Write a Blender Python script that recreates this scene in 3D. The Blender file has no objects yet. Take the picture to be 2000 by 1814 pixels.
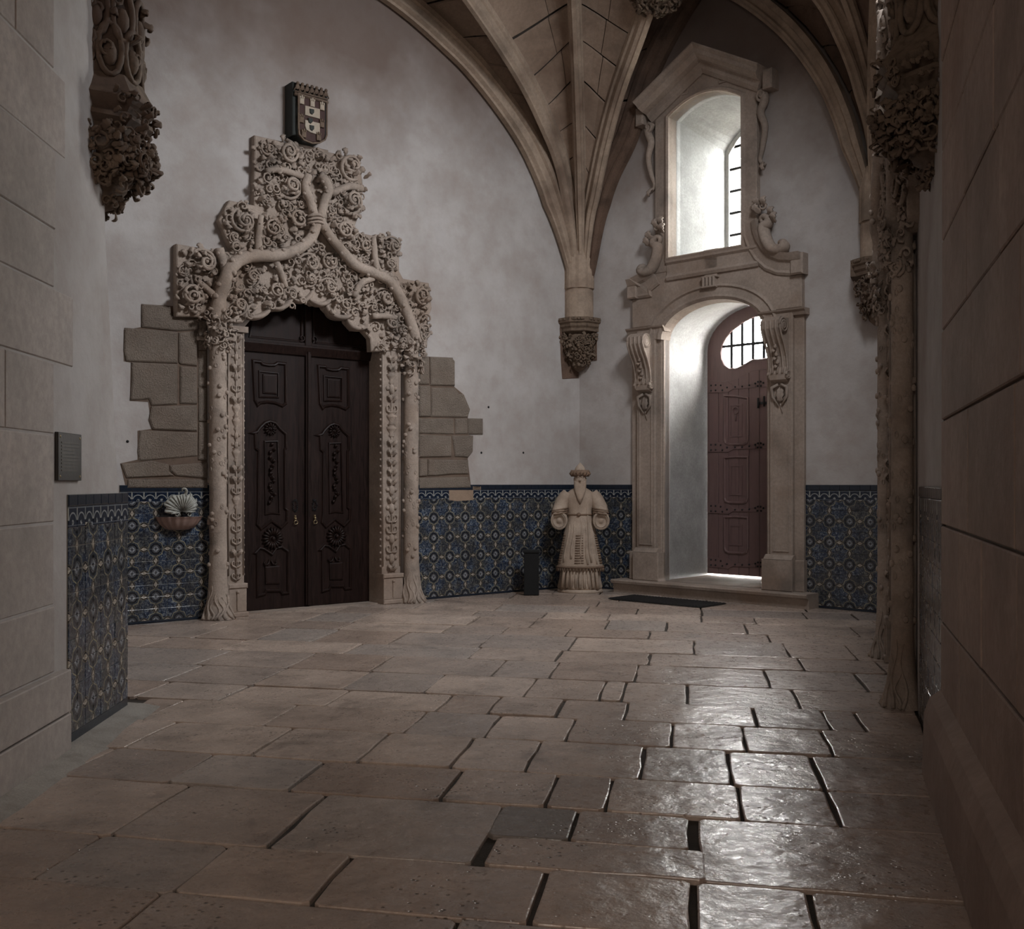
import bpy, bmesh, math, random
from mathutils import Vector, Matrix, noise
from mathutils.geometry import tessellate_polygon
R = random.Random(7)
S = bpy.context.scene
COL = S.collection
# ------------------------------------------------------------------ camera
F, CX, HY, H = 2050.0, 1000.0, 943.0, 1.6       # focal length in px of a 2000 px wide frame, horizon, eye height
cam = bpy.data.cameras.new('camera'); camo = bpy.data.objects.new('camera', cam); COL.objects.link(camo)
cam.sensor_width = 36; cam.lens = F/2000*36; cam.shift_y = (HY-907)/2000
camo.location = (0, 0, H); camo.rotation_euler = (math.pi/2, 0, 0); cam.clip_start = .05
S.camera = camo
# ------------------------------------------------------------------ light
SKY = 84.0
w = bpy.data.worlds.new('overcast_sky'); S.world = w; w.use_nodes = True
bg = w.node_tree.nodes['Background']; bg.inputs[0].default_value = (1.0, .99, .965, 1); bg.inputs[1].default_value = SKY
S.view_settings.view_transform = 'Standard'; S.view_settings.look = 'None'
S.view_settings.exposure = 0.0; S.view_settings.gamma = 1; S.view_settings.use_curve_mapping = False
S.cycles.use_denoising = True
S.cycles.max_bounces = 10; S.cycles.diffuse_bounces = 6; S.cycles.sample_clamp_indirect = 6
def area(name, loc, direction, sx, sy, power, color, portal=False):
    l = bpy.data.lights.new(name, 'AREA'); l.shape = 'RECTANGLE'; l.size = sx; l.size_y = sy
    l.energy = power; l.color = color
    if portal: l.cycles.is_portal = True
    o = bpy.data.objects.new(name, l); COL.objects.link(o); o.location = loc
    o.rotation_euler = Vector(direction).to_track_quat('-Z', 'Y').to_euler()
    return o

# ------------------------------------------------------------------ frames of the walls: x along, y into the wall, z up
class Fr:
    def __init__(s, o, u):
        n = math.hypot(*u); s.o = o; s.u = (u[0]/n, u[1]/n); s.y = (-s.u[1], s.u[0])
        s.M = Matrix(((s.u[0], s.y[0], 0, o[0]), (s.u[1], s.y[1], 0, o[1]), (0, 0, 1, 0), (0, 0, 0, 1)))
    def w(s, x, y=0): return (s.o[0]+s.u[0]*x+s.y[0]*y, s.o[1]+s.u[1]*x+s.y[1]*y)
    def h(s, px, py=HY, v=0):      # measured point of the photograph, carried to the plane standing v proud of the wall
        dx, dy = (px-CX)/F, 1.0
        ox, oy = s.w(0, -v)
        t = (ox*s.y[0]+oy*s.y[1])/(dx*s.y[0]+dy*s.y[1])
        X, Y = dx*t, t
        return ((X-s.o[0])*s.u[0]+(Y-s.o[1])*s.u[1], H+(HY-py)/F*t)
    def x(s, px, v=0): return s.h(px, HY, v)[0]
def gp(px, py):                     # point of the floor
    d = F*H/(py-HY); return ((px-CX)/F*d, d)
Cc = gp(1132, 1145)
FL = Fr(Cc, (2500, 2050)); FR = Fr(Cc, (2150, -2050))
uT = FR.x(1718); T0 = FR.w(uT)
FT = Fr(T0, (2.47-T0[0], 6.1-T0[1]))
P0 = gp(120, 1470); FP = Fr(P0, (-.05, 1))
I4 = Matrix.Identity(4)
# ------------------------------------------------------------------ mesh helpers
class MB:
    def __init__(s): s.v = []; s.f = []; s.sm = []
    def add(s, vs, fs, smooth=False, M=None):
        b = len(s.v)
        s.v += [tuple(M @ Vector(p)) if M else tuple(p) for p in vs]
        s.f += [tuple(i+b for i in f) for f in fs]; s.sm += [smooth]*len(fs); return s
    def box(s, x0, x1, y0, y1, z0, z1, M=None):
        v = [(x, y, z) for x in (x0, x1) for y in (y0, y1) for z in (z0, z1)]
        return s.add(v, [(0, 1, 3, 2), (4, 6, 7, 5), (0, 4, 5, 1), (2, 3, 7, 6), (0, 2, 6, 4), (1, 5, 7, 3)], False, M)
    def bbox(s, x0, x1, y0, y1, z0, z1, b=.01, M=None):   # box with front edges chamfered (front is y0)
        v = []
        for yy, k in ((y1, 0), (y0+b, 0), (y0, b)):
            v += [(x0+k, yy, z0+k), (x1-k, yy, z0+k), (x1-k, yy, z1-k), (x0+k, yy, z1-k)]
        f = [(3, 2, 1, 0), (8, 9, 10, 11)]
        for r in (0, 4):
            for i in range(4): j = (i+1) % 4; f.append((r+i, r+j, r+4+j, r+4+i))
        return s.add(v, f, False, M)
    def poly(s, outs, y0, y1, M=None, bev=0, sides=True):   # outs = outline in (x, z) [then holes], extruded from y0 (front) to y1
        if not isinstance(outs[0][0], (tuple, list)): outs = [outs]
        outs = [list(o) for o in outs]
        for i, o in enumerate(outs):
            a = sum(o[k][0]*o[(k+1) % len(o)][1]-o[(k+1) % len(o)][0]*o[k][1] for k in range(len(o)))
            if (a < 0) == (i == 0): o.reverse()
        rings = []
        if bev:
            rings.append([inset(o, bev) for o in outs])
        rings.append(outs)
        fl = [p for o in rings[0] for p in o]
        tris = tessellate_polygon([[Vector((p[0], p[1], 0)) for p in o] for o in rings[0]])
        v = [(p[0], y0, p[1]) for p in fl]; n = len(fl); f = []
        for t in tris:
            a, b, c = (fl[i] for i in t)
            ar = (b[0]-a[0])*(c[1]-a[1])-(c[0]-a[0])*(b[1]-a[1])
            f.append(tuple(t) if ar > 0 else tuple(reversed(t)))
        if sides:
            ys = [y0+bev, y1] if bev else [y1]
            srcs = [rings[-1]]*len(ys)
            for yy, rr in zip(ys, srcs): v += [(p[0], yy, p[1]) for o in rr for p in o]
            for k in range(len(ys)):
                b = 0
                for o in outs:
                    m = len(o)
                    for i in range(m):
                        j = (i+1) % m; A = k*n+b; B = (k+1)*n+b
                        f.append((A+j, A+i, B+i, B+j))
                    b += m
            K = len(ys)*n
            f += [tuple(K+i for i in reversed(t)) for t in f[:len(tris)]]
        return s.add(v, f, False, M)
    def sweep(s, path, rad, n=8, sq=(1, 1), M=None, cap=True, closed=False, up=None, smooth=True):   # round tube
        P = [Vector(p) for p in path]; m = len(P)
        if not isinstance(rad, (list, tuple)): rad = [rad]*m
        T = []
        for i in range(m):
            a = P[i-1] if (i or closed) else P[i]; b = P[(i+1) % m] if (i < m-1 or closed) else P[i]
            t = b-a; T.append(t.normalized() if t.length > 1e-9 else Vector((0, 0, 1)))
        nrm = Vector(up) if up else (Vector((0, 1, 0)) if abs(T[0].y) < .9 else Vector((1, 0, 0)))
        v = []; f = []
        for i in range(m):
            nrm = (nrm-T[i]*nrm.dot(T[i])).normalized() if (nrm-T[i]*nrm.dot(T[i])).length > 1e-6 else T[i].orthogonal().normalized()
            bn = T[i].cross(nrm)
            for k in range(n):
                a = 2*math.pi*k/n
                v.append(P[i]+nrm*(math.cos(a)*rad[i]*sq[0])+bn*(math.sin(a)*rad[i]*sq[1]))
        for i in range(m if closed else m-1):
            for k in range(n):
                a = i*n+k; b = i*n+(k+1) % n; c = ((i+1) % m)*n+(k+1) % n; d = ((i+1) % m)*n+k
                f.append((a, b, c, d))
        if cap and not closed: f += [tuple(reversed(range(n))), tuple(range((m-1)*n, m*n))]
        return s.add(v, f, smooth, M)
    def mould(s, path, prof, closed=False, M=None, y=0, smooth=False):
        # path in the wall plane (x, z); prof = [(offset to the left of travel, proud)], mitred
        m = len(path); v = []; f = []; k = len(prof)
        for i in range(m):
            p = path[i]; a = path[i-1] if (i or closed) else None; b = path[(i+1) % m] if (i < m-1 or closed) else None
            def nn(q, r):
                d = math.hypot(r[0]-q[0], r[1]-q[1]) or 1; return (-(r[1]-q[1])/d, (r[0]-q[0])/d)
            if a is None: nx = nn(p, b); sc = 1
            elif b is None: nx = nn(a, p); sc = 1
            else:
                n1 = nn(a, p); n2 = nn(p, b); nx = (n1[0]+n2[0], n1[1]+n2[1]); L = math.hypot(*nx) or 1
                nx = (nx[0]/L, nx[1]/L); sc = 1/max(.35, nx[0]*n1[0]+nx[1]*n1[1])
            for o, pr in prof: v.append((p[0]+nx[0]*o*sc, y-pr, p[1]+nx[1]*o*sc))
        for i in range(m if closed else m-1):
            for j in range(k-1):
                a = i*k+j; c = ((i+1) % m)*k+j
                f.append((a, a+1, c+1, c))
        if not closed:
            f += [tuple(range(k)), tuple(reversed(range((m-1)*k, m*k)))]
        return s.add(v, f, smooth, M)
    def lathe(s, prof, n=16, c=(0, 0, 0), M=None, a0=0, a1=2*math.pi, fn=None, smooth=True, sx=1, sy=1):   # prof [(r, z)]
        full = abs(a1-a0-2*math.pi) < 1e-6; m = n if full else n+1; v = []; f = []
        for r, z in prof:
            for k in range(m):
                a = a0+(a1-a0)*k/n; rr = fn(r, z, a) if fn else r
                v.append((c[0]+rr*math.cos(a)*sx, c[1]+rr*math.sin(a)*sy, c[2]+z))
        for i in range(len(prof)-1):
            for k in range(n):
                b = (k+1) % m if full else k+1
                f.append((i*m+k, i*m+b, (i+1)*m+b, (i+1)*m+k))
        if full: f += [tuple(reversed(range(m))), tuple(range((len(prof)-1)*m, len(prof)*m))]
        return s.add(v, f, smooth, M)
    def ball(s, c, r, M=None, n=8, sc=(1, 1, 1)):
        prof = [(max(1e-4, math.cos(t)), math.sin(t)) for t in [-math.pi/2+math.pi*i/(n//2+1) for i in range(n//2+2)]]
        b = MB(); b.lathe(prof, n)
        return s.add([(c[0]+p[0]*r*sc[0], c[1]+p[1]*r*sc[1], c[2]+p[2]*r*sc[2]) for p in b.v], b.f, True, M)
    def rough(s, amp, freq, seed=0):
        o = Vector((seed*7.1, seed*3.3, seed)); s.v = [tuple(Vector(p)+noise.noise_vector(Vector(p)*freq+o)*amp) for p in s.v]; return s
    def mesh(s, name, m):
        me = bpy.data.meshes.new(name); me.from_pydata([tuple(p) for p in s.v], [], s.f)
        me.polygons.foreach_set('use_smooth', s.sm); me.materials.append(m); me.update(); return me
    def build(s, name, m, parent=None, M=None):
        o = bpy.data.objects.new(name, s.mesh(name, m)); COL.objects.link(o)
        if parent: o.parent = parent
        elif M: o.matrix_world = M
        return o
def inset(o, b):
    n = len(o); r = []
    for i in range(n):
        p, a, c = o[i], o[i-1], o[(i+1) % n]
        d1 = math.hypot(p[0]-a[0], p[1]-a[1]) or 1; d2 = math.hypot(c[0]-p[0], c[1]-p[1]) or 1
        n1 = (-(p[1]-a[1])/d1, (p[0]-a[0])/d1); n2 = (-(c[1]-p[1])/d2, (c[0]-p[0])/d2)
        x = (n1[0]+n2[0], n1[1]+n2[1]); L = math.hypot(*x) or 1; x = (x[0]/L, x[1]/L)
        k = b/max(.5, x[0]*n1[0]+x[1]*n1[1]); r.append((p[0]+x[0]*k, p[1]+x[1]*k))
    return r
def empty(name, M=I4, parent=None):
    o = bpy.data.objects.new(name, None); COL.objects.link(o); o.empty_display_size = .1
    if parent: o.parent = parent
    else: o.matrix_world = M
    return o
def tag(o, label=None, cat=None, group=None, kind=None):
    for k, v in (('label', label), ('category', cat), ('group', group), ('kind', kind)):
        if v: o[k] = v
    return o
def inst(src, parent, loc=None, rot=None, name=None):
    c = src.copy(); COL.objects.link(c); c.parent = parent
    if loc is not None: c.location = loc
    if rot is not None: c.rotation_euler = rot
    return c
def smoothpath(pts, k=4):                     # Catmull-Rom
    P = [Vector(p) for p in pts]; out = []
    for i in range(len(P)-1):
        a = P[i-1] if i else P[i]*2-P[i+1]; b = P[i]; c = P[i+1]; d = P[i+2] if i+2 < len(P) else P[i+1]*2-P[i]
        for j in range(k):
            t = j/k; out.append(.5*((2*b)+(c-a)*t+(2*a-5*b+4*c-d)*t*t+(3*b-a-3*c+d)*t**3))
    out.append(P[-1]); return out
def lerp(a, b, t): return a+(b-a)*t
def prof_at(tab, r):
    for (r0, z0), (r1, z1) in zip(tab, tab[1:]):
        if r <= r1: return lerp(z0, z1, (r-r0)/(r1-r0))
    return tab[-1][1]
# ------------------------------------------------------------------ materials
class NT:
    def __init__(s, name):
        s.m = bpy.data.materials.new(name); s.m.use_nodes = True; s.t = s.m.node_tree; s.N = s.t.nodes; s.L = s.t.links
        s.b = s.N['Principled BSDF']
    def set(s, inp, v):
        if hasattr(v, 'is_linked') or isinstance(v, bpy.types.NodeSocket): s.L.new(v, inp)
        else: inp.default_value = v
    def math(s, op, a, b=0.0, c=0.0):
        n = s.N.new('ShaderNodeMath'); n.operation = op
        s.set(n.inputs[0], a); s.set(n.inputs[1], b); s.set(n.inputs[2], c); return n.outputs[0]
    def coord(s, k='Object'):
        return s.N.new('ShaderNodeTexCoord').outputs[k]
    def pos(s): return s.N.new('ShaderNodeNewGeometry').outputs['Position']
    def sep(s, v):
        n = s.N.new('ShaderNodeSeparateXYZ'); s.L.new(v, n.inputs[0]); return n.outputs
    def scale(s, v, k):
        n = s.N.new('ShaderNodeVectorMath'); n.operation = 'MULTIPLY'; s.L.new(v, n.inputs[0]); n.inputs[1].default_value = k; return n.outputs[0]
    def noise(s, v, sc, det=4, ro=.55, dist=0):
        n = s.N.new('ShaderNodeTexNoise'); s.L.new(v, n.inputs['Vector']); n.inputs['Scale'].default_value = sc
        n.inputs['Detail'].default_value = det; n.inputs['Roughness'].default_value = ro; n.inputs['Distortion'].default_value = dist; return n.outputs['Fac']
    def vor(s, v, sc, feat='F1'):
        n = s.N.new('ShaderNodeTexVoronoi'); n.feature = feat; s.L.new(v, n.inputs['Vector']); n.inputs['Scale'].default_value = sc; return n.outputs['Distance']
    def ramp(s, f, stops):
        n = s.N.new('ShaderNodeValToRGB'); s.L.new(f, n.inputs[0]); e = n.color_ramp.elements
        while len(e) < len(stops): e.new(.5)
        for x, (p, c) in zip(e, stops): x.position = p; x.color = (*c, 1) if len(c) == 3 else c
        return n.outputs[0]
    def rng(s, f, a, b, c=0.0, d=1.0):
        n = s.N.new('ShaderNodeMapRange'); s.L.new(f, n.inputs[0])
        for i, v in enumerate((a, b, c, d)): n.inputs[i+1].default_value = v
        return n.outputs[0]
    def mix(s, f, a, b, mode='MIX'):
        n = s.N.new('ShaderNodeMix'); n.data_type = 'RGBA'; n.blend_type = mode
        s.set(n.inputs[0], f)
        for i, v in ((6, a), (7, b)):
            s.set(n.inputs[i], (*v, 1) if isinstance(v, tuple) and len(v) == 3 else v)
        return n.outputs[2]
    def bump(s, h, st, dist, prev=None):
        n = s.N.new('ShaderNodeBump'); s.L.new(h, n.inputs['Height']); n.inputs['Strength'].default_value = st; n.inputs['Distance'].default_value = dist
        if prev: s.L.new(prev, n.inputs['Normal'])
        return n.outputs[0]
    def out(s, col, rough=.8, bump=None, spec=.5, metal=0):
        s.set(s.b.inputs['Base Color'], (*col, 1) if isinstance(col, tuple) else col); s.set(s.b.inputs['Roughness'], rough)
        s.b.inputs['Specular IOR Level'].default_value = spec; s.b.inputs['Metallic'].default_value = metal
        if bump: s.L.new(bump, s.b.inputs['Normal'])
        return s.m
    def objrand(s): return s.N.new('ShaderNodeObjectInfo').outputs['Random']
def m_stone(name, c, dark=.55, rough=.85, fr=3, bs=.5, bd=.01, blotch=(.30, .21, .15), rnd=0):
    t = NT(name); p = t.pos(); n1 = t.noise(p, fr, 6, .6); n2 = t.noise(p, fr*14, 4, .7)
    c0 = tuple(x*dark for x in c); c1 = tuple(min(1, x*1.18) for x in c)
    col = t.ramp(n1, [(.3, c0), (.5, c), (.72, c1)])
    col = t.mix(t.rng(t.noise(p, .9, 4, .6), .5, .75), col, blotch)
    col = t.mix(t.rng(n2, .35, .65, .35, 0), col, tuple(x*.4 for x in c))
    if rnd: col = t.mix(t.rng(t.objrand(), 0, 1, 0, rnd), col, tuple(x*.55 for x in c))
    b = t.bump(n2, bs, bd); b = t.bump(t.noise(p, 90, 3, .6), bs*.5, .003, b)
    return t.out(col, rough, b, .3)
def m_plaster(name='plaster'):
    t = NT(name); p = t.pos(); n = t.noise(p, 1.1, 6, .62); n2 = t.noise(p, 5, 5, .65)
    col = t.ramp(n, [(.25, (.33, .285, .262)), (.45, (.40, .368, .35)), (.6, (.455, .425, .41)), (.78, (.39, .365, .358))])
    col = t.mix(t.rng(n2, .45, .75, 0, .45), col, (.33, .275, .245))
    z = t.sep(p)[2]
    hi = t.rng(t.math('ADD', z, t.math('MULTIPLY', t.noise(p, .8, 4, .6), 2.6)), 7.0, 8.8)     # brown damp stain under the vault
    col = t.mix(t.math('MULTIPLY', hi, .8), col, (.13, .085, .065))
    b = t.bump(t.noise(p, 30, 5, .6), .25, .01); b = t.bump(t.noise(p, 2.5, 3, .5), .4, .04, b)
    return t.out(col, .93, b, .2)
def m_wood(name, c, rough=.42, sp=.5, k=(.4, 1.7)):
    t = NT(name); p = t.coord('Object'); q = t.scale(p, (9, 9, .8)); n = t.noise(q, 3, 6, .65, 1.2)
    col = t.ramp(n, [(.3, tuple(x*k[0] for x in c)), (.5, c), (.75, tuple(x*k[1] for x in c))])
    return t.out(col, t.rng(n, .3, .7, rough, rough+.2), t.bump(n, .25, .004), sp)
def m_floor(name, c):
    t = NT(name); p = t.pos(); r = t.objrand(); n = t.noise(p, 2.2, 6, .65); f = t.noise(p, 16, 5, .7)
    col = t.ramp(n, [(.3, tuple(x*.62 for x in c)), (.5, c), (.7, tuple(x*1.2 for x in c))])
    col = t.mix(t.rng(r, 0, 1, 0, .62), col, (.22, .155, .122))
    col = t.mix(t.rng(t.math('FRACT', t.math('MULTIPLY', r, 7.31)), .55, 1, 0, .5), col, (.25, .235, .225))
    col = t.mix(t.rng(t.noise(p, 1.3, 5, .7, .6), .58, .70, 0, .6), col, (.09, .068, .058))
    col = t.mix(t.rng(f, .56, .72, 0, .4), col, (.11, .08, .065))
    pit = t.rng(t.vor(p, 26), .05, .26); pm = t.rng(t.noise(p, 1.7, 3, .5), .5, .62)
    pit = t.math('SUBTRACT', 1, t.math('MULTIPLY', t.math('SUBTRACT', 1, pit), pm))
    col = t.mix(t.math('SUBTRACT', 1, pit), col, (.05, .038, .03))
    b = t.bump(t.noise(p, 1.9, 3, .5), .9, .035); b = t.bump(t.noise(p, 9, 4, .6), .5, .012, b)
    b = t.bump(pit, .8, .006, b); b = t.bump(t.noise(p, 60, 3, .6), .3, .002, b)
    return t.out(col, t.rng(f, .3, .7, .2, .42), b, .6)
def m_tile():
    t = NT('glazed_tile'); uv = t.coord('UV'); s = t.sep(uv); x, y = s[0], s[1]
    M = t.math
    def per(a): return M('SUBTRACT', M('FRACT', M('ADD', a, .5)), .5)
    x, y = per(x), per(y)                     # flower centred on whole numbers
    ax, ay = M('ABSOLUTE', x), M('ABSOLUTE', y)
    r = M('SQRT', M('ADD', M('MULTIPLY', x, x), M('MULTIPLY', y, y)))
    mx = M('MAXIMUM', ax, ay); dia = M('ADD', ax, ay)
    octo = M('MAXIMUM', mx, M('MULTIPLY', dia, .72))
    lob = M('ADD', M('MULTIPLY', mx, .55), M('MULTIPLY', dia, .38))
    p = t.pos(); n = t.noise(p, 42, 4, .75, 1.0); big = t.noise(p, 4.5, 2, .5)
    blue = t.ramp(n, [(.38, (.008, .011, .020)), (.47, (.018, .032, .070)), (.53, (.04, .062, .105)), (.60, (.25, .27, .28))])
    grey = t.ramp(n, [(.38, (.012, .013, .018)), (.48, (.032, .036, .05)), (.56, (.11, .11, .10)), (.64, (.21, .20, .17))])
    col = t.mix(t.rng(big, .42, .56), grey, blue)
    def band(v, a, b, e=.006): return M('MULTIPLY', t.rng(v, a-e, a+e), t.rng(v, b-e, b+e, 1, 0))
    col = t.mix(band(lob, .0, .305), col, t.mix(t.rng(n, .4, .6), (.02, .025, .035), (.075, .085, .10)))
    col = t.mix(M('MULTIPLY', band(lob, .295, .325), .8), col, (.36, .31, .19))
    col = t.mix(band(octo, -.1, .235), col, (.010, .011, .015))
    col = t.mix(band(r, -.1, .17), col, (.10, .10, .105))
    col = t.mix(band(r, .125, .14), col, (.02, .022, .03))
    col = t.mix(band(dia, -.1, .15), col, (.27, .28, .30))
    col = t.mix(band(r, -.1, .045), col, (.02, .022, .04))
    for a, b in ((x, y), (y, x)):             # ovals halfway between flowers
        q = M('SUBTRACT', .5, M('ABSOLUTE', a)); bb = M('ABSOLUTE', b)
        e1 = M('SQRT', M('ADD', M('MULTIPLY', M('MULTIPLY', q, q), 28.), M('MULTIPLY', M('MULTIPLY', bb, bb), 60.)))
        e2 = M('ADD', M('MULTIPLY', q, 6.4), M('MULTIPLY', bb, 13.))
        col = t.mix(band(e1, -1, 1.0, .05), col, (.012, .012, .014))
        col = t.mix(band(e1, .82, .95, .04), col, (.20, .17, .12))
        col = t.mix(band(e2, -1, 1.0, .05), col, (.50, .43, .35))
    col = t.mix(t.rng(t.objrand(), 0, 1, .08, .5), col, (.016, .018, .024))
    return t.out(col, t.rng(t.noise(p, 25, 3, .6), .3, .7, .12, .32), t.bump(t.noise(p, 14, 2, .5), .3, .006), .5)
def m_frieze():
    t = NT('glazed_frieze_tile'); s = t.sep(t.coord('UV')); M = t.math
    x = M('SUBTRACT', M('FRACT', s[0]), .5); ax = M('ABSOLUTE', x); y = s[1]; p = t.pos(); n = t.noise(p, 60, 3, .7)
    r = M('SQRT', M('ADD', M('MULTIPLY', x, x), M('MULTIPLY', M('SUBTRACT', y, .25), M('SUBTRACT', y, .25))))
    col = t.ramp(n, [(.4, (.006, .008, .014)), (.6, (.014, .024, .048))])
    def band(v, a, b, e=.015): return M('MULTIPLY', t.rng(v, a-e, a+e), t.rng(v, b-e, b+e, 1, 0))
    up = t.rng(y, .34, .37)
    col = t.mix(M('MULTIPLY', band(r, .40, .47), up), col, (.26, .26, .25))
    col = t.mix(M('MULTIPLY', band(r, -.1, .12), t.rng(n, .4, .6)), col, (.38, .38, .36))
    col = t.mix(M('MULTIPLY', band(ax, .455, .6), band(y, .35, .95)), col, (.40, .40, .37))
    col = t.mix(band(y, .10, .14), col, (.12, .13, .15))
    col = t.mix(band(y, .90, .94), col, (.16, .17, .18))
    return t.out(col, .2, None, .5)
def m_dark(name, c, rough=.5, metal=0): 
    t = NT(name); p = t.pos(); n = t.noise(p, 20, 4, .6)
    return t.out(t.mix(n, tuple(x*.6 for x in c), tuple(x*1.3 for x in c)), rough, t.bump(n, .3, .004), .5, metal)
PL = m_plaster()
ST = m_stone('carved_limestone', (.37, .30, .25), .5, .85, 3, .6, .012, (.22, .15, .105))
ST2 = m_stone('smooth_limestone', (.33, .265, .22), .6, .8, 2, .35, .006, (.24, .165, .12))
STP = m_stone('pier_limestone', (.44, .385, .35), .75, .85, 1.2, .4, .006, (.32, .26, .235), .35)
STR = m_stone('right_pier_limestone', (.40, .30, .25), .6, .85, 1.2, .5, .01, (.29, .20, .165), .35)
ASH = m_stone('tooled_ashlar', (.40, .325, .265), .8, .9, 4, 1.0, .07, (.35, .26, .20), .15)
VLT = m_stone('vault_limestone', (.33, .24, .18), .55, .88, 1.5, .4, .008, (.16, .10, .07), .3)
RIB = m_stone('rib_limestone', (.38, .29, .22), .5, .85, 1.6, .4, .008, (.15, .095, .068))
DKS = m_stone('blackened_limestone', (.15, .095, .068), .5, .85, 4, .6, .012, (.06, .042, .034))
MOR = m_stone('grey_mortar', (.34, .31, .275), .7, .9, 5, .5, .01, (.27, .235, .205))
JNT = m_stone('dark_joint', (.05, .04, .032), .6, .95, 8, .5, .01, (.08, .06, .05))
FLR = m_floor('worn_floor_stone', (.44, .345, .285))
FLD = m_floor('grey_floor_stone', (.15, .135, .12))
TIL = m_tile(); FRZ = m_frieze()
BOR = m_dark('blue_border_tile', (.014, .020, .032), .2)
GRT = m_dark('tile_grout', (.17, .155, .13), .9)
WD1 = m_wood('dark_carved_wood', (.013, .0055, .004), .42, .22)
WD2 = m_wood('painted_red_brown_wood', (.13, .078, .074), .45, .5, (.8, 1.15))
IRN = m_dark('wrought_iron', (.02, .02, .022), .5, .6)
BRS = m_dark('aged_brass', (.32, .25, .15), .35, .9)
BRZ = m_dark('bronze_plaque', (.035, .030, .026), .4, .5)
STA = m_stone('weathered_statue_stone', (.46, .365, .29), .65, .75, 5, .4, .006, (.28, .19, .13))
PINK = m_stone('pink_marble', (.28, .20, .175), .7, .4, 14, .3, .004, (.30, .17, .13))
SHL = m_stone('grey_marble_shell', (.46, .45, .41), .55, .3, 7, .3, .004, (.30, .30, .26))
WHT = m_dark('white_painted_frame', (.62, .62, .60), .6)
RUB = m_dark('black_rubber', (.015, .014, .014), .7)
BOX = m_dark('black_lacquer', (.005, .005, .005), .9)
GLS = NT('window_glass')
def _glass(t):
    tr = t.N.new('ShaderNodeBsdfTransparent'); tr.inputs[0].default_value = (.95, .97, .97, 1)
    gl = t.N.new('ShaderNodeBsdfGlossy'); gl.inputs['Roughness'].default_value = .05
    mx = t.N.new('ShaderNodeMixShader'); mx.inputs[0].default_value = .06
    t.L.new(tr.outputs[0], mx.inputs[1]); t.L.new(gl.outputs[0], mx.inputs[2])
    t.L.new(mx.outputs[0], t.N['Material Output'].inputs['Surface']); return t.m
GLS = _glass(GLS)
# ================================================================== SETTING
def TM(M, x=0, y=0, z=0): return M @ Matrix.Translation((x, y, z))
def struct(name, mb, m, M=None, parent=None):
    o = mb.build(name, m, parent, M)
    if not parent: o['kind'] = 'structure'
    return o
# openings of the back wall (door and window), in FR coordinates
dL, dR = FR.x(1299), FR.x(1500); dc = (dL+dR)/2; dw = (dR-dL)/2; dsp = FR.h(1300, 664)[1]; dtop = FR.h(1405, 586)[1]
wL, wR = FR.x(1313), FR.x(1454); wc = (wL+wR)/2; ww = (wR-wL)/2; wbot = FR.h(1384, 492)[1]; wsp = FR.h(1312, 233)[1]; wtop = wsp+.2
DD, DW = 1.25, 1.15
bw = dc-FR.x(1382, -DD); bww = wc-FR.x(1418, -DW)
stepz = .19
def arch(c, hw, z0, zs, zt, n=18):
    return [(c-hw, z0)]+[(c-hw*math.cos(math.pi*i/n), zs+(zt-zs)*math.sin(math.pi*i/n)) for i in range(n+1)]+[(c+hw, z0)]
def segarch(c, hw, z0, zs, zt, n=12):
    return [(c-hw, z0)]+[(c-hw+2*hw*i/n, zs+(zt-zs)*(1-(2*i/n-1)**2)) for i in range(n+1)]+[(c+hw, z0)]
doorF = arch(dc, dw, 0, dsp, dtop); doorB = arch(dc, bw, 0, dsp-.06, dtop+.12)
winF = segarch(wc, ww, wbot, wsp, wtop); winB = segarch(wc, bww, wbot-.15, wsp-.25, wsp+.05)
zc = 9.4
def ring_loft(mb, a, ya, b, yb):
    n = len(a); v = [(p[0], ya, p[1]) for p in a]+[(p[0], yb, p[1]) for p in b]
    return mb.add(v, [(i, (i+1) % n, n+(i+1) % n, n+i) for i in range(n)])
# left portal opening, in FL coordinates
pL, pR = FL.x(476), FL.x(750); pc = (FL.x(426)+FL.x(803))/2
holeL = [(pL, 0), (pL, FL.h(476, 640)[1])]+[FL.h(*p) for p in ((500, 612), (540, 600), (575, 575), (620, 565), (660, 590), (700, 620), (735, 655))]+[(pR, FL.h(752, 690)[1]), (pR, 0)]
mb = MB(); mb.poly([[(-9.7, -.3), (.4, -.3), (.4, zc), (-9.7, zc)], [(x, max(z, -.2)) for x, z in holeL]], 0, .45)
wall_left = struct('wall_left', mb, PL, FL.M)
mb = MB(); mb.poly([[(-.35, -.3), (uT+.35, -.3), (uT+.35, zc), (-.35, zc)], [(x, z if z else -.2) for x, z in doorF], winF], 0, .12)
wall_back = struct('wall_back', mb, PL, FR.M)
m1 = MB(); ring_loft(m1, doorF, .1, arch(dc, dw+.06, 0, dsp, dtop+.05), .12); ring_loft(m1, arch(dc, dw+.06, 0, dsp, dtop+.05), .12, doorB, DD+.02)
ring_loft(m1, winF, .1, segarch(wc, ww, wbot, wsp, wtop), .2); ring_loft(m1, segarch(wc, ww, wbot, wsp, wtop), .2, winB, DW+.02)
o = m1.build('reveal', m_stone('whitewashed_reveal', (.36, .355, .345), .72, .9, 2.2, .3, .006, (.27, .265, .255)), wall_back)
mb = MB(); mb.poly([[(-.8, -.3), (uT+.8, -.3), (uT+.8, zc), (-.8, zc)], [(x, z if z else -.05) for x, z in doorB], winB], DD, DD+.3)
mb.box(-.8, -.6, .1, DD, -.3, zc); mb.box(uT+.6, uT+.8, .1, DD, -.3, zc); mb.box(-.8, uT+.8, .1, DD, zc-.1, zc)
mb.build('outer_skin', PL, wall_back)
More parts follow.
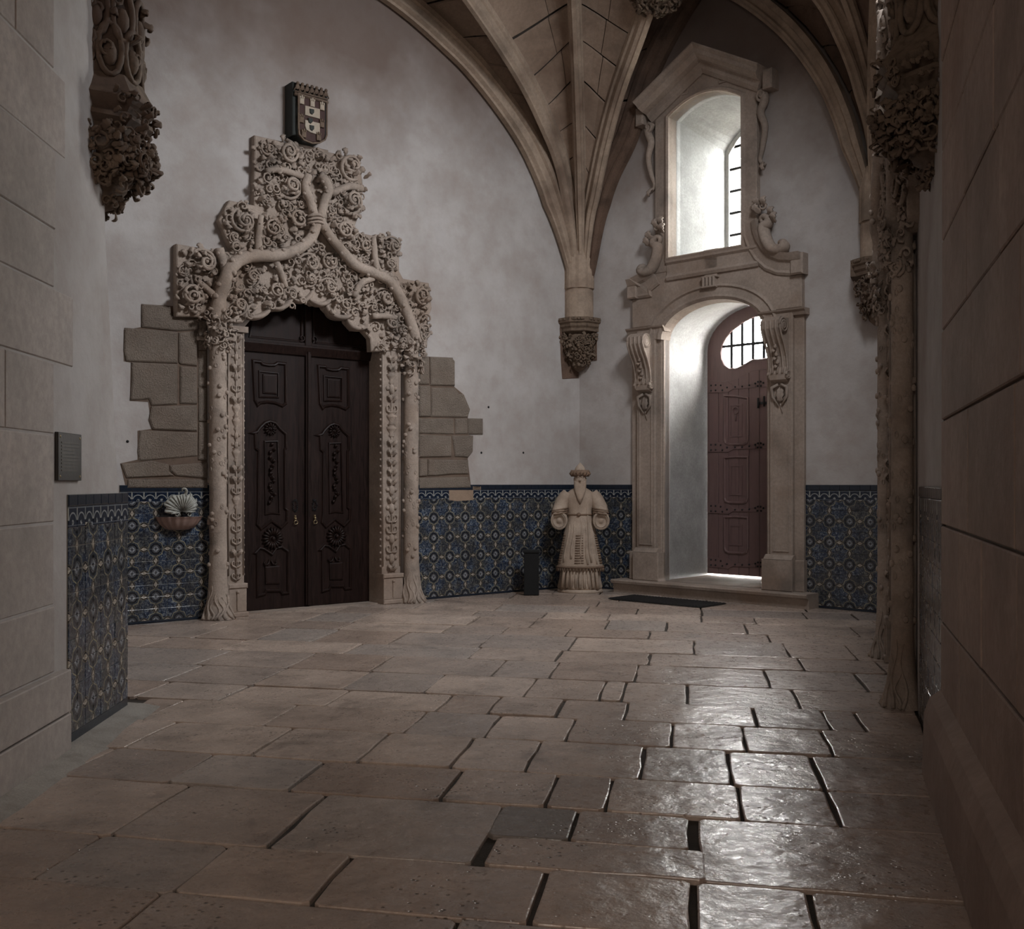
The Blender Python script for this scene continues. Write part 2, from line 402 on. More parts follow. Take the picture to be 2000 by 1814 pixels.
# right wall: plaster, portal opening, then the masonry of the near pier
tE = FT.x(1843); tEnd = 12.4
pw = (pR-pL)/2
t_near = FT.x(1757, .12); t_far = FT.x(1726, .12)
TSC = (t_near-t_far)/(FL.x(803)-FL.x(426)); TC = (t_near+t_far)/2
holeT = [((x-pc)*TSC+TC, max(z, -.2)) for x, z in holeL]
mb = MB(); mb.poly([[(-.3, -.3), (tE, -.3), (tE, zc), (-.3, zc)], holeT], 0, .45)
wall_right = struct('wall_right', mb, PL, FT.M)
mb = MB(); mb.box(tE, tEnd, .012, .9, -.3, 7); mb.build('pier_core', MOR, wall_right)
# near left pier
e1, e2, e3 = FP.h(243)[0], FP.h(230)[0], FP.h(205)[0]
mb = MB(); mb.poly([(-5.3, -.3), (e1, -.3), (e1, 1.46), (e2, 1.53), (e3, 3.3), (e3-.06, 7.6), (-5.3, 7.6)], 0, 3.5)
wall_near_left = struct('wall_near_left', mb, PL, FP.M)
# closing walls
def wall_between(name, a, b, z0, z1, th=.3, m=PL):
    f = Fr(a, (b[0]-a[0], b[1]-a[1])); L = math.hypot(b[0]-a[0], b[1]-a[1])
    mb = MB(); mb.box(0, L, 0, th, z0, z1); return struct(name, mb, m, f.M)
wall_between('wall_side', FP.w(e1-.4, 1.2), FL.w(-9.6, .2), -.3, zc)
wall_between('wall_near_right', (FT.w(tEnd)[0]+5, .9), (FT.w(tEnd, .05)[0], .9), -.3, 7)
mb = MB(); mb.box(-8, 8, -6.3, -6, -.3, 7); mb.box(-8.3, -8, -6.3, 1.5, -.3, 7); mb.box(8, 8.3, -6.3, 1.5, -.3, 7)
struct('wall_rear', mb, ST2, I4)
mb = MB(); mb.box(-8, -2.3, .6, .95, -.3, 7); struct('wall_near_side', mb, ST2, I4)
mb = MB(); mb.box(-8.3, 8.3, -6.3, 7.6, 7, 7.2); mb.box(-9, 9, 7.5, 7.8, 7, zc+.2); mb.box(-9, 9, 7.5, 19, zc, zc+.2)
ceiling = struct('ceiling', mb, VLT, I4)
mb = MB(); mb.box(-40, 40, 15, 60, -.55, -.5)
ground = mb.build('ground', m_dark('pale_gravel', (.5, .48, .44), .9), None, I4); tag(ground, kind='structure')
# ---- light entering, plus added fill lamps
for nm, f, c, z, d, sx, sy in (('window_portal', FR, wc, (wbot+wsp)/2, DW+.12, 2*bww, wsp-wbot+.5), ('door_portal', FR, dc, 3.2, DD+.12, 2*bw, 2.2)):
    X, Y = f.w(c, d); area(nm, (X, Y, z), (-f.y[0], -f.y[1], 0), sx, sy, 1, (1, 1, 1), True)
area('rear_fill', (-.8, -5.6, 4.2), (.1, 1, -.12), 5, 4, 290, (1, .88, .78))  # warm fill lamp added behind the camera for the near floor and piers
X, Y = FT.w(4.6, -.3); hs = area('high_side_fill', (X, Y, 7.3), (FL.w(pc)[0]-X, FL.w(pc)[1]-Y, -5.6), 1.8, 1.4, 262, (.93, .96, 1)); hs.data.spread = math.radians(120)  # fill lamp added above the frame to brighten the left wall; no window here
# ------------------------------------------------------------------ floor
ax_a = Vector((9500, -2050)).normalized(); ax_b = Vector((340, 2050)).normalized()
mb = MB(); mb.box(-8.2, 8.2, -6.1, 19, -.3, -.022); floor = struct('floor', mb, JNT, I4)
def clip(poly, f, side=1, off=.0):      # keep the part in front of wall frame f
    def d(p): return -((p[0]-f.o[0])*f.y[0]+(p[1]-f.o[1])*f.y[1])-off
    out = []
    for i in range(len(poly)):
        a, b = poly[i-1], poly[i]; da, db = d(a), d(b)
        if (da >= 0) != (db >= 0): t = da/(da-db); out.append((a[0]+(b[0]-a[0])*t, a[1]+(b[1]-a[1])*t))
        if db >= 0: out.append(b)
    return out
fside = Fr(FP.w(e1-.4, 1.2), (FL.w(-9.6, .2)[0]-FP.w(e1-.4, 1.2)[0], FL.w(-9.6, .2)[1]-FP.w(e1-.4, 1.2)[1]))
fback = Fr(FP.w(e1), (-1, .02))
rr = random.Random(11)
def slab(q, m, dz=0, name='floor_slab'):
    for f in (FL, FR, FT): q = clip(q, f, 1, .015)
    if len(q) < 3: return
    cy = sum(p[1] for p in q)/len(q); cxx = sum(p[0] for p in q)/len(q)
    if cy < P0[1]+1.3 and cxx < 0 and cy > -.2: q = clip(q, FP, 1, .05)
    if cy >= P0[1]+1.3 and cxx < -2: q = clip(q, fside, 1, .01)
    if len(q) < 3: return
    ar = sum(q[i][0]*q[(i+1) % len(q)][1]-q[(i+1) % len(q)][0]*q[i][1] for i in range(len(q)))
    if ar < 0: q = q[::-1]
    if abs(ar) < .03: return
    pts = []
    for i in range(len(q)):
        a, b = q[i], q[(i+1) % len(q)]; L = math.hypot(b[0]-a[0], b[1]-a[1])
        if L < .05: continue
        k = max(1, min(4, int(L/.22)))
        # rounded corner: leave the corner by a small step on both sides
        cr = min(.03, L*.2)
        for j in range(k+1):
            t = (cr+(L-2*cr)*j/k)/L; w_ = rr.uniform(-.010, .010) if 0 < j < k else 0
            nx, ny = (b[1]-a[1])/L, -(b[0]-a[0])/L
            pts.append((lerp(a[0], b[0], t)+nx*w_, lerp(a[1], b[1], t)+ny*w_))
    if len(pts) < 4: return
    cx_ = sum(p[0] for p in pts)/len(pts); cy_ = sum(p[1] for p in pts)/len(pts)
    gap = rr.uniform(.005, .013)
    try: P1 = inset(pts, gap); P2 = inset(pts, gap+.002); P3 = inset(pts, gap+.009)
    except Exception: return
    tx, ty = rr.uniform(-.006, .006), rr.uniform(-.008, .008); h = dz+rr.uniform(-.005, .004); n = len(pts)
    def top(p, e): return (p[0]-cx_, p[1]-cy_, h+e+tx*(p[0]-cx_)+ty*(p[1]-cy_))
    v = [(p[0]-cx_, p[1]-cy_, -.04) for p in P1]+[top(p, -.006) for p in P1]+[top(p, -.0015) for p in P2]+[top(p, 0) for p in P3]
    f = []
    for r in range(3):
        for i in range(n): j = (i+1) % n; f.append((r*n+i, r*n+j, (r+1)*n+j, (r+1)*n+i))
    mb = MB(); mb.add(v, f, False); mb.f.append(tuple(range(3*n, 4*n))); mb.sm.append(False); o = mb.build(name, m, floor); o.location = (cx_, cy_, 0); return o
def rowpt(Y0, s): return (ax_a.x*s, Y0+ax_a.y*s)          # row line through (0, Y0)
def joint(px, Yr0, Yr1):                                  # s on both bounding row lines of the joint seen at px
    ym = (Yr0+Yr1)/2; k = (px-CX)/F
    s = k*ym/(ax_a.x-k*ax_a.y); return s
def row(Y0, Y1, joints, x0=-9, x1=9, mats=None):
    js = [x0]+joints+[x1]; dY = (Y1-Y0)/2; sh = dY*ax_b.x/ax_b.y
    for i, (a, b) in enumerate(zip(js, js[1:])):
        q = [rowpt(Y0, a-sh), rowpt(Y0, b-sh), rowpt(Y1, b+sh), rowpt(Y1, a+sh)]
        m = FLR
        if mats and i in mats: m = mats[i]
        slab(q, m, 0)
def fill(js, lo, hi, a=.6, b=1.25):                        # continue a row with random joints beyond the measured ones
    js = sorted(js); o = list(js)
    x = js[0] if js else rr.uniform(0, 1)
    while x > lo: x -= rr.uniform(a, b); o.append(x)
    x = js[-1] if js else o[0]
    while x < hi: x += rr.uniform(a, b); o.append(x)
    return sorted(o)
def yy(py): return F*H/(py-HY)
rows = [(yy(1802), yy(1692), [135, 395, 650, 1052, 1355, 1595]), (yy(1572), yy(1506), [375, 600, 883, 1079, 1190, 1445, 1628]),
        (yy(1506), yy(1443), [535, 731, 904, 1043, 1254, 1425, 1596]), (yy(1443), yy(1396), [320, 549, 812, 963, 1115, 1313, 1453, 1614]),
        (yy(1396), yy(1360), [300, 458, 660, 868, 967, 1095, 1223, 1474, 1613, 1680]), (yy(1360), yy(1322), [360, 528, 698, 849, 1036, 1178, 1219, 1342, 1554]),
        (yy(1322), yy(1289), [420, 590, 748, 975, 1083, 1244, 1497])]
for Y0, Y1, px in rows:
    js = [joint(p, Y0, Y1) for p in px]; lo, hi = js[0], js[-1]
    js = fill(js, -5, 4.2); row(Y0, Y1, js[1:-1], js[0], js[-1])
Y0, Y1, Ym = yy(1692), yy(1572), yy(1634)                  # the row with the split slabs
js = fill([joint(p, Y0, Y1) for p in (300, 585, 957)], -5, -.1)
js = [j for j in js if j <= joint(957, Y0, Y1)+1e-6]; row(Y0, Y1, js[1:-1], js[0], js[-1])
a0 = joint(957, Y0, Y1); a1 = joint(1362, Y0, Y1)
row(Y0, Ym, [], a0, a1); row(Ym, Y1, [joint(1121, Ym, Y1)], a0+.02, a1, {0: FLD})
row(Y0, Y1, [a1+1.45], a1, 4)
Yr = yy(1802)
for d in (.62, .74, .66, .8, .7, .75, .7, .8):
    js = fill([], -4, 4, .7, 1.2); row(Yr-d, Yr, js[1:-1], js[0], js[-1]); Yr -= d
Yr = yy(1289)
for d in (.68, .9, .62, .85, .6, .72, .66, .8, .7, .8, .75, .8):
    js = fill([], -7, 5, .55, 1.35); row(Yr, Yr+d, js[1:-1], js[0], js[-1]); Yr += d
mb = MB()                                                  # rough mortar skirt along the left pier
pts = []
for i in range(24):
    x = -4+5.3*i/23; pts.append((x, -.05-(.17+.07*noise.noise(Vector((x*2.1, 0, 3))))))
v = []; f = []
for i, (x, y) in enumerate(pts): v += [(x, .02, .03), (x, y*.5, .018+.008*noise.noise(Vector((x*5, 1, 0)))), (x, y, -.004)]
for i in range(23):
    for k in (0, 1): a = i*3+k; f.append((a, a+1, a+4, a+3))
mb.add(v, f, True); mb.build('mortar_skirt', MOR, wall_near_left)
# ------------------------------------------------------------------ masonry blocks
def block(parent, poly, m, name='stone_block', proud=.015, bev=.012, y1=.03):
    mb = MB(); mb.poly(poly, -proud, y1, bev=bev); return mb.build(name, m, parent)
def courses(parent, zs, x0, x1, m, seed, ends=None, lo=.7, hi=1.3, proud=.004):
    q = random.Random(seed)
    for i, (za, zb) in enumerate(zip(zs, zs[1:])):
        a = x0-q.uniform(0, .5) if x0 < 0 else x0; xe = x1+(ends[i] if ends else 0)
        cuts = [x0]; x = x0
        while True:
            x += q.uniform(lo, hi)
            if x > xe-.35: break
            cuts.append(x)
        cuts.append(xe)
        for c, d in zip(cuts, cuts[1:]):
            block(parent, [(c+.005, za+.006), (d-.005, za+.006), (d-.005, zb-.006), (c+.005, zb-.006)], m, proud=proud+q.uniform(0, .006), bev=.006, y1=.02)
zsL = [.50, .89, 1.37, 1.88, 2.30, 2.73, 3.07, 3.53, 4.0, 4.5, 5.0, 5.5, 6.0]
xm = FP.x(104); x140 = FP.x(141)-xm
courses(wall_near_left, zsL, -5.0, xm, STP, 3, [0, 0, 0, 0, x140, 0, .02, x140*.6, 0, 0, x140*.5, 0])
courses(wall_near_left, [0, .24, .50], -5.0, FP.x(122), STP, 5, proud=.05)
zsR = [.44, .84, 1.37, 1.94, 2.43, 2.92, 3.41, 3.9, 4.4, 4.9, 5.4, 6.0]
courses(wall_right, zsR, tE, tEnd-.02, STR, 4, proud=.008)
mb = MB()                                                  # sloping plinth of the right pier
mb.mould([(tE-.02, 0), (tEnd, 0)], [(0, -.02), (0, .11), (.33, .10), (.42, .07), (.47, .0)]); mb.build('plinth', STR, wall_right)
# ------------------------------------------------------------------ vault
FTOP = zc-.05
prR = [(0, 3.9), (.20, 4.4), (.32, 4.9), (.41, 5.67), (.6, 6.15), (.97, 6.7), (1.39, 7.6), (2.05, 8.4), (2.6, 8.75), (3.1, 8.9)]
prS = [(0, 3.9), (.05, 4.53), (.14, 5.1), (.23, 5.52), (.39, 6.12), (.68, 6.78), (1.15, 7.47), (1.78, 8.11), (2.45, 8.6), (3.0, 8.8)]
prB = [(0, 4.4), (.07, 5.4), (.14, 5.93), (.26, 6.34), (.35, 6.63), (.5, 6.98), (.77, 7.45), (1.4, 8.1), (2.2, 8.6)]
prC = [(0, 4.4), (.08, 5.6), (.15, 6.30), (.22, 6.6), (.60, 7.3), (1.2, 8.0), (2.0, 8.6)]
prL = [(0, 3.9), (.25, 4.4), (.34, 4.91), (.6, 5.8), (.96, 6.43), (1.35, 6.87), (1.92, 7.34), (2.46, 7.67), (3.4, 8.08), (4.7, 8.4)]
pr2 = [(0, 3.9), (.25, 4.6), (.42, 5.37), (.74, 6.22), (1.2, 6.70), (1.9, 7.2), (3.14, 7.78), (4.5, 8.25)]
pr3 = [(0, 3.9), (.25, 4.7), (.42, 5.5), (.7, 6.2), (1.1, 6.75), (1.7, 7.4), (2.25, 7.85), (3.2, 8.35), (4.2, 8.7)]
pr4 = [(0, 3.9), (.25, 4.7), (.45, 5.5), (.60, 5.78), (1.0, 6.42), (1.5, 7.0), (2.1, 7.47), (2.62, 7.87), (3.4, 8.4)]
def az_of(v): return math.degrees(math.atan2(v[0], v[1]))
azL = az_of((-FL.u[0], -FL.u[1])); azR = az_of(FR.u)
boss = (1.88, 13.62)
def ribcurve(O, az, tab, push=.0, rmax=99, n=26):
    u = (math.sin(math.radians(az)), math.cos(math.radians(az))); out = []
    rm = min(tab[-1][0], rmax)
    base = [Vector((r, 0, z)) for r, z in tab]; sp = [p for p in smoothpath(base, 6) if p.x <= rm+1e-6]
    for i, p in enumerate(sp):
        a = sp[max(0, i-1)]; b = sp[min(len(sp)-1, i+1)]; t = (b-a).normalized(); nrm = Vector((-t.z, 0, t.x))
        if nrm.z < 0: nrm = -nrm
        q = p+Vector((-t.z, 0, t.x))*push
        out.append(Vector((O[0]+u[0]*q.x, O[1]+u[1]*q.x, q.z)))
    return out
def rib(name, O, az, tab, m, wd=.13, dp=.25, rmax=99, parent=None, zmin=4.6, inn=0):
    c = ribcurve(O, az, tab, -inn, rmax); b = ribcurve(O, az, tab, dp-inn, rmax)
    k0 = ribcurve(O, az, tab, 0, rmax); tk = [min(1, max(0, (p.z-4.5)/1.3)) for p in k0]
    ax_ = Vector((O[0], O[1], 0)); pull = [1-.30*(1-t) for t in tk]
    def toward(p, f): return Vector((O[0]+(p.x-O[0])*f, O[1]+(p.y-O[1])*f, p.z))
    c = [toward(p.lerp(q, 1-t), f) for p, q, t, f in zip(c, k0, tk, pull)]; b = [toward(p, f) for p, f in zip(b, pull)]
    k = [i for i, p in enumerate(c) if p.z > zmin]; c = [c[i] for i in k]; b = [b[i] for i in k]; kk = [.45+.55*tk[i] for i in k]
    s = Vector((math.cos(math.radians(az)), -math.sin(math.radians(az)), 0))
    prof = [(0, 1.0), (-1, 1.0), (-1, .72), (-.72, .66), (-.62, .42), (-.78, .34), (-.74, .22), (-.36, .12), (-.3, 0), (.3, 0), (.36, .12), (.74, .22), (.78, .34), (.62, .42), (.72, .66), (1, .72), (1, 1.0)]
    v = []; f = []; n = len(prof)
    for p, q, w_ in zip(c, b, kk):
        for a, d in prof: v.append(p.lerp(q, d)+s*(a*wd*w_))
    for i in range(len(c)-1):
        for j in range(n-1): A = i*n+j; f.append((A, A+1, A+n+1, A+n))
    mb = MB(); mb.add(v, f); return mb.build(name, m, parent or ceiling)
CO = (Cc[0]+.02, Cc[1]-.10); TO = (T0[0]-.08, T0[1]-.10)
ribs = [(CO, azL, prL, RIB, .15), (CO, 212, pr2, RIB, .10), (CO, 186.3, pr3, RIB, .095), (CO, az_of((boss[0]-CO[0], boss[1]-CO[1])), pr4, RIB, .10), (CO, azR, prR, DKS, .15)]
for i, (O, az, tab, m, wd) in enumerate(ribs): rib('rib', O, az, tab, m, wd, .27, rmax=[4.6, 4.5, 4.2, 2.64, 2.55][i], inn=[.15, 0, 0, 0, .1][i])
azR2 = azR+180; azB = az_of((boss[0]-TO[0], boss[1]-TO[1])); 
rib('rib', TO, azR2, prS, RIB, .15, .26, 2.45, inn=.14); rib('rib', TO, -95, prB, RIB, .11, .24, 2.2); rib('rib', TO, -125, prC, RIB, .10, .24, 2)
rib('rib', TO, az_of(FT.u), pr2, RIB, .12, .26, 4.4)
def web(A, B, m, rows_=9, split=1):                        # stones between two ribs
    (Oa, aa, ta, *_), (Ob, ab, tb, *_) = A, B
    ca, cb = ribcurve(Oa, aa, ta, .16), ribcurve(Ob, ab, tb, .16)
    ca = [p for p in ca if p.z > 4.6]; cb = [p for p in cb if p.z > 4.6]
    def at(c, t): x = t*(len(c)-1); i = min(int(x), len(c)-2); return c[i].lerp(c[i+1], x-i)
    mid = (Oa[0], Oa[1])
    def pt(t, s, push=0):
        p = at(ca, t).lerp(at(cb, t), s); k = 4*s*(1-s)
        r = Vector((p.x-mid[0], p.y-mid[1], 0)); 
        p = p+Vector((-r.x*.10*k, -r.y*.10*k, .06*k*r.length)); 
        if r.length > 1e-5: p = p+Vector((-r.normalized().x, -r.normalized().y, .9))*push
        return p
    bk = MB(); nt, ns = 16, 6; v = [pt(i/nt, j/ns, .05) for i in range(nt+1) for j in range(ns+1)]
    bk.add(v, [(i*(ns+1)+j, i*(ns+1)+j+1, (i+1)*(ns+1)+j+1, (i+1)*(ns+1)+j) for i in range(nt) for j in range(ns)], True)
    bk.build('web_joint', JNT, ceiling)
    q = random.Random(int(aa*10))
    ts = [(i/rows_)**.9 for i in range(rows_+1)]
    for i, (t0, t1) in enumerate(zip(ts, ts[1:])):
        wd = (at(ca, t1)-at(cb, t1)).length; k = 1 if wd < .8 else 2 if wd < 1.7 else 3
        cuts = [0]+sorted(min(.92, max(.08, (c+(.5 if (i % 2) else .1)*.5)/k+q.uniform(-.05, .05))) for c in range(1, k))+[1]
        for s0, s1 in zip(cuts, cuts[1:]):
            g = .004; mb = MB(); g2 = .006/max(.3, wd)
            P = [[pt(lerp(t0+g, t1-g, a/2), lerp(s0+g2, s1-g2, b/3)) for b in range(4)] for a in range(3)]
            vv = [p for r_ in P for p in r_]; vb = [p+Vector((0, 0, .03)) for p in vv]
            ff = [(a*4+b, a*4+b+1, a*4+b+5, a*4+b+4) for a in range(2) for b in range(3)]
            per = [0, 1, 2, 3, 7, 11, 10, 9, 8, 4]
            ff += [(per[x], per[(x+1) % 10], 12+per[(x+1) % 10], 12+per[x]) for x in range(10)]
            mb.add(vv+vb, ff); mb.build('web_stone', m, ceiling)
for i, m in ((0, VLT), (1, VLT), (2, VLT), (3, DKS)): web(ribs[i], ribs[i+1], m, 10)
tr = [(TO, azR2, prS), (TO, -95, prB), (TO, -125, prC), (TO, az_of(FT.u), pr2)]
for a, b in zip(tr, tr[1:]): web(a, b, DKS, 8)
# ------------------------------------------------------------------ tiled dadoes
def tile_mesh(w_, h_, u0, u1, v0, v1, m, name):
    b = .0035; mb = MB(); g = .0016
    x0, x1, z0, z1 = g, w_-g, g, h_-g
    v = [(x0, 0, z0), (x1, 0, z0), (x1, 0, z1), (x0, 0, z1), (x0, -.008, z0), (x1, -.008, z0), (x1, -.008, z1), (x0, -.008, z1),
         (x0+b, -.010, z0+b), (x1-b, -.010, z0+b), (x1-b, -.010, z1-b), (x0+b, -.010, z1-b)]
    f = []
    for r in (0, 4):
        for i in range(4): j = (i+1) % 4; f.append((r+i, r+j, r+4+j, r+4+i))
    f.append((8, 9, 10, 11)); mb.add(v, f); me = mb.mesh(name, m)
    uv = me.uv_layers.new(name='UVMap')
    for l in me.loops:
        x, _, z = me.vertices[l.vertex_index].co; uv.data[l.index].uv = (lerp(u0, u1, x/w_), lerp(v0, v1, z/h_))
    return me
def dado(wall, x0, x1, m, fx, fz, ztop, z0=.035, stuff=False, reach=1):
    """m: size of the two by two pattern; fx, fz: a flower centre; ztop: upper edge"""
    pan = empty('tile_panel', parent=wall); w_ = m/2
    q = random.Random(int(abs(x0)*100))
    var = [[tile_mesh(w_, w_, i*.5, i*.5+.5, j*.5, j*.5+.5, TIL, 'tile') for j in (0, 1)] for i in (0, 1)]
    frm = tile_mesh(w_, .135, 0, 1, 0, 1, FRZ, 'frieze_tile')
    cap = tile_mesh(w_, .07, 0, 1, 0, 1, BOR, 'cap_tile')
    # columns: tile edges fall on fx + k * w_
    k0 = round((x0-fx)/w_); k1 = round((x1-fx)/w_); x0 = fx+k0*w_; x1 = fx+k1*w_
    mb = MB(); mb.box(x0-.003, x1+.003, -.0045, .02, 0, ztop); mb.build('grout_bed', GRT, pan)
    zt = ztop-.07-.135; j0 = math.ceil((z0-fz)/w_-.2); j1 = math.floor((zt-fz)/w_+.25)
    big = MB()
    for k in range(k0, k1):
        X = fx+k*w_
        for j in range(j0, j1):
            Z = fz+j*w_; me = var[k % 2][j % 2]
            dy = q.uniform(-.0015, .0015)
            o = bpy.data.objects.new('tile', me); COL.objects.link(o); o.parent = pan; o.location = (X, dy, Z); o.rotation_euler = (q.uniform(-.008, .008), 0, q.uniform(-.008, .008))
        o = bpy.data.objects.new('frieze_tile', frm); COL.objects.link(o); o.parent = pan; o.location = (X, q.uniform(-.001, .001), zt)
        o = bpy.data.objects.new('cap_tile', cap); COL.objects.link(o); o.parent = pan; o.location = (X, -.004, ztop-.07)
    zb = fz+j0*w_
    if zb > .01: mb = MB(); mb.bbox(x0, x1, -.008, .0, 0, zb-.002, .003); mb.build('skirting_tile', BOR, pan)
    ze = fz+j1*w_
    if zt-ze > .012:
        mb = MB(); mb.bbox(x0, x1, -.007, 0, ze+.002, zt-.002, .003); mb.build('border_strip', BOR, pan)
    return pan
ml = .272
fxl = FL.x(303.7); fxr = FL.x(908)
dado(wall_left, FL.x(243), FL.x(412), ml, fxl, .845, 1.575)
dado(wall_left, FL.x(822), -.02, ml, fxr, .845, 1.575)
dado(wall_back, .02, FR.x(1240), ml, .27, .845, 1.575)
dado(wall_back, FR.x(1567), uT-.02, ml, FR.x(1660), .845, 1.575)
dado(wall_near_left, FP.x(125), e1-.004, .283, FP.x(179), .79, 1.53)
dado(wall_right, t_near+.25, tE-.01, ml, 6., .845, 1.575)
dado(wall_right, .02, t_far-.25, ml, 1., .845, 1.575)
# ================================================================== CARVED FOLIAGE
fq = random.Random(5)
def basis(n):
    n = Vector(n).normalized(); a = n.cross(Vector((0, 0, 1)));
    if a.length < .1: a = n.cross(Vector((1, 0, 0)))
    a.normalize(); return a, n.cross(a).normalized(), n
def curl(mb, c, n, Rr, rt, turns=1.2, rise=.5, ph=None, k=10, seg=5, hook=True):
    a, b, n = basis(n); c = Vector(c); ph = fq.uniform(0, 6.28) if ph is None else ph; sg = fq.choice((-1, 1)); P = []; rd = []
    for i in range(k+1):
        t = i/k; an = ph+sg*turns*2*math.pi*t; r = Rr*(1-.72*t)
        P.append(c+a*(math.cos(an)*r)+b*(math.sin(an)*r)+n*(Rr*rise*(.15+.85*math.sin(t*1.5)))); rd.append(rt*(1-.45*t))
    mb.sweep(P, rd, seg, (1.25, .8))
def leaf(mb, c, n, d, L, wd, curlup=.5, k=4):              # lobed, curled leaf
    n = Vector(n).normalized(); d = Vector(d); d = (d-n*d.dot(n)); d = d.normalized() if d.length > 1e-6 else basis(n)[0]
    s = n.cross(d); v = []; f = []; c = Vector(c)
    ws = [.35, 1, .7, 1.05, .6, .8, .15][:k+3]
    m = len(ws)
    for i, w_ in enumerate(ws):
        t = i/(m-1); h = L*curlup*math.sin(t*2.6)*.9; p = c+d*(L*(t-.35*t*t*curlup))+n*h
        for q, hh in ((-1, -.02), (-.45, .12), (0, .0), (.45, .12), (1, -.02)): v.append(p+s*(wd*w_*.5*q)+n*(hh*wd))
    o = len(v); v += [p-n*(wd*.22) for p in v]
    for i in range(m-1):
        for j in range(4):
            A = i*5+j; f.append((A, A+1, A+6, A+5)); f.append((o+A, o+A+5, o+A+6, o+A+1))
        f.append((i*5, i*5+5, o+i*5+5, o+i*5)); f.append((i*5+4, o+i*5+4, o+i*5+9, i*5+9))
    e = (m-1)*5; f += [(e+j, e+j+1, o+e+j+1, o+e+j) for j in range(4)]
    mb.add(v, f, True)
def rosette(mb, c, Rr, n=(0, -1, 0), dense=1.0):
    """ring of a curled stem with a knot of small leaves inside and lobes round it"""
    a, b, n = basis(n); c = Vector(c)
    curl(mb, c, n, Rr*.9, Rr*.15, fq.uniform(1.0, 1.25), 1.0, k=16, seg=6)
    curl(mb, c+n*Rr*.45, n, Rr*.5, Rr*.14, 1.1, .9)
    for i in range(int(6*dense)):
        an = i*1.05+fq.uniform(-.3, .3); r = Rr*fq.uniform(.3, .62); p = c+a*math.cos(an)*r+b*math.sin(an)*r
        leaf(mb, p+n*Rr*.4, n, a*math.cos(an+1.9)+b*math.sin(an+1.9), Rr*.55, Rr*.34, fq.uniform(.5, 1))
    for i in range(int(7*dense)):
        an = i*.9+fq.uniform(-.3, .3); p = c+a*math.cos(an)*Rr*.8+b*math.sin(an)*Rr*.8
        leaf(mb, p, n, a*math.cos(an+.8)+b*math.sin(an+.8), Rr*.6, Rr*.42, fq.uniform(.4, .9))
    mb.ball(c+n*Rr*.8, Rr*.14, n=6)
def tangle(mb, pts, size, n=(0, -1, 0), per=1):
    for p in pts:
        for _ in range(per):
            a, b, nn = basis(n); q = Vector(p)+a*fq.uniform(-.5, .5)*size+b*fq.uniform(-.5, .5)*size
            if fq.random() < .4: curl(mb, q, n, size*fq.uniform(.35, .6), size*.13, 1.1, .8, k=8)
            else: leaf(mb, q, n, a*fq.uniform(-1, 1)+b*fq.uniform(-1, 1), size*fq.uniform(.6, 1), size*fq.uniform(.4, .6), fq.uniform(.4, 1))
def pin(poly, x, z):
    c = False
    for i in range(len(poly)):
        (x1, y1), (x2, y2) = poly[i-1], poly[i]
        if (y1 > z) != (y2 > z) and x < (x2-x1)*(z-y1)/(y2-y1)+x1: c = not c
    return c
# ================================================================== PORTAL (tree trunks whose branches knot above a double door)
M0 = TM(FL.M, pc)
portal = empty('carved_portal', M0)
tag(portal, 'carved stone portal of two knotted tree trunks and leafy branches round the dark double door', 'portal')
def g(px, py, v=0):
    x, z = FL.h(px, py, v); return (x-pc, z)
def z1(zx, zy, v=.12): return g(320+zx/3.183, 130+zy/3.183, v)       # measured on an enlargement
def P3(zx, zy, v, plane=None): x, z = z1(zx, zy, plane if plane is not None else v); return (x, -v, z)
PV = .11
plate = [z1(*p, PV) for p in ((80, 1100), (355, 1150), (425, 1150), (345, 950), (410, 830), (562, 862), (565, 425), (795, 478), (790, 465), (1025, 518), (1025, 530), (1222, 578), (1240, 760),
    (1225, 900), (1190, 985), (1175, 1022), (1310, 1052), (1320, 1040), (1465, 1080), (1465, 1270), (1490, 1318), (1650, 1345), (1668, 1500), (1645, 1560), (1640, 1740), (1560, 1770), (1370, 1770), (1290, 1770))]
low = [z1(*p, PV) for p in ((1285, 1690), (1240, 1640), (1180, 1640), (1135, 1590), (1130, 1565), (1060, 1568), (1000, 1505), (985, 1480), (930, 1485), (885, 1455), (840, 1470), (800, 1455), (750, 1510), (690, 1520),
    (655, 1510), (620, 1555), (520, 1560), (490, 1590), (400, 1590), (370, 1560), (80, 1552))]
poly = plate+low
mb = MB(); mb.poly(poly, -PV, .0, bev=.012); mb.build('backing_plate', ST, portal)
# everything grows on the plate
spots = [(750, 540, 82), (1140, 628, 90), (775, 755, 78), (1150, 845, 85), (480, 970, 80), (668, 1012, 62), (822, 962, 70), (1108, 1030, 72), (1235, 1112, 62), (1405, 1120, 72), (1400, 1235, 48), (235, 1222, 84),
    (160, 1432, 78), (540, 1312, 54), (892, 1230, 72), (1022, 1222, 62), (900, 1325, 50), (1012, 1372, 62), (1580, 1425, 76), (1362, 1440, 66), (1402, 1600, 58), (455, 1490, 62), (690, 1400, 60), (600, 1400, 42),
    (1600, 1640, 62), (1125, 1485, 45), (640, 520, 50), (985, 640, 45), (630, 830, 40), (840, 860, 40), (1240, 1200, 36), (560, 1060, 36), (120, 1280, 40), (330, 1460, 40), (1480, 1640, 45), (1290, 1500, 40), (1040, 900, 42), (430, 1060, 38), (960, 560, 42)]
for x, y, r in spots:
    mb = MB(); px_, pz = z1(x, y, PV); rr_ = r/3.183/168*1.2
    rosette(mb, (px_, -PV, pz), rr_); mb.build('rosette', ST, portal)
mb = MB(); xs = [p[0] for p in poly]; zs = [p[1] for p in poly]; n_ = 0
ctr = [(z1(x, y, PV), r/3.183/168) for x, y, r in spots]
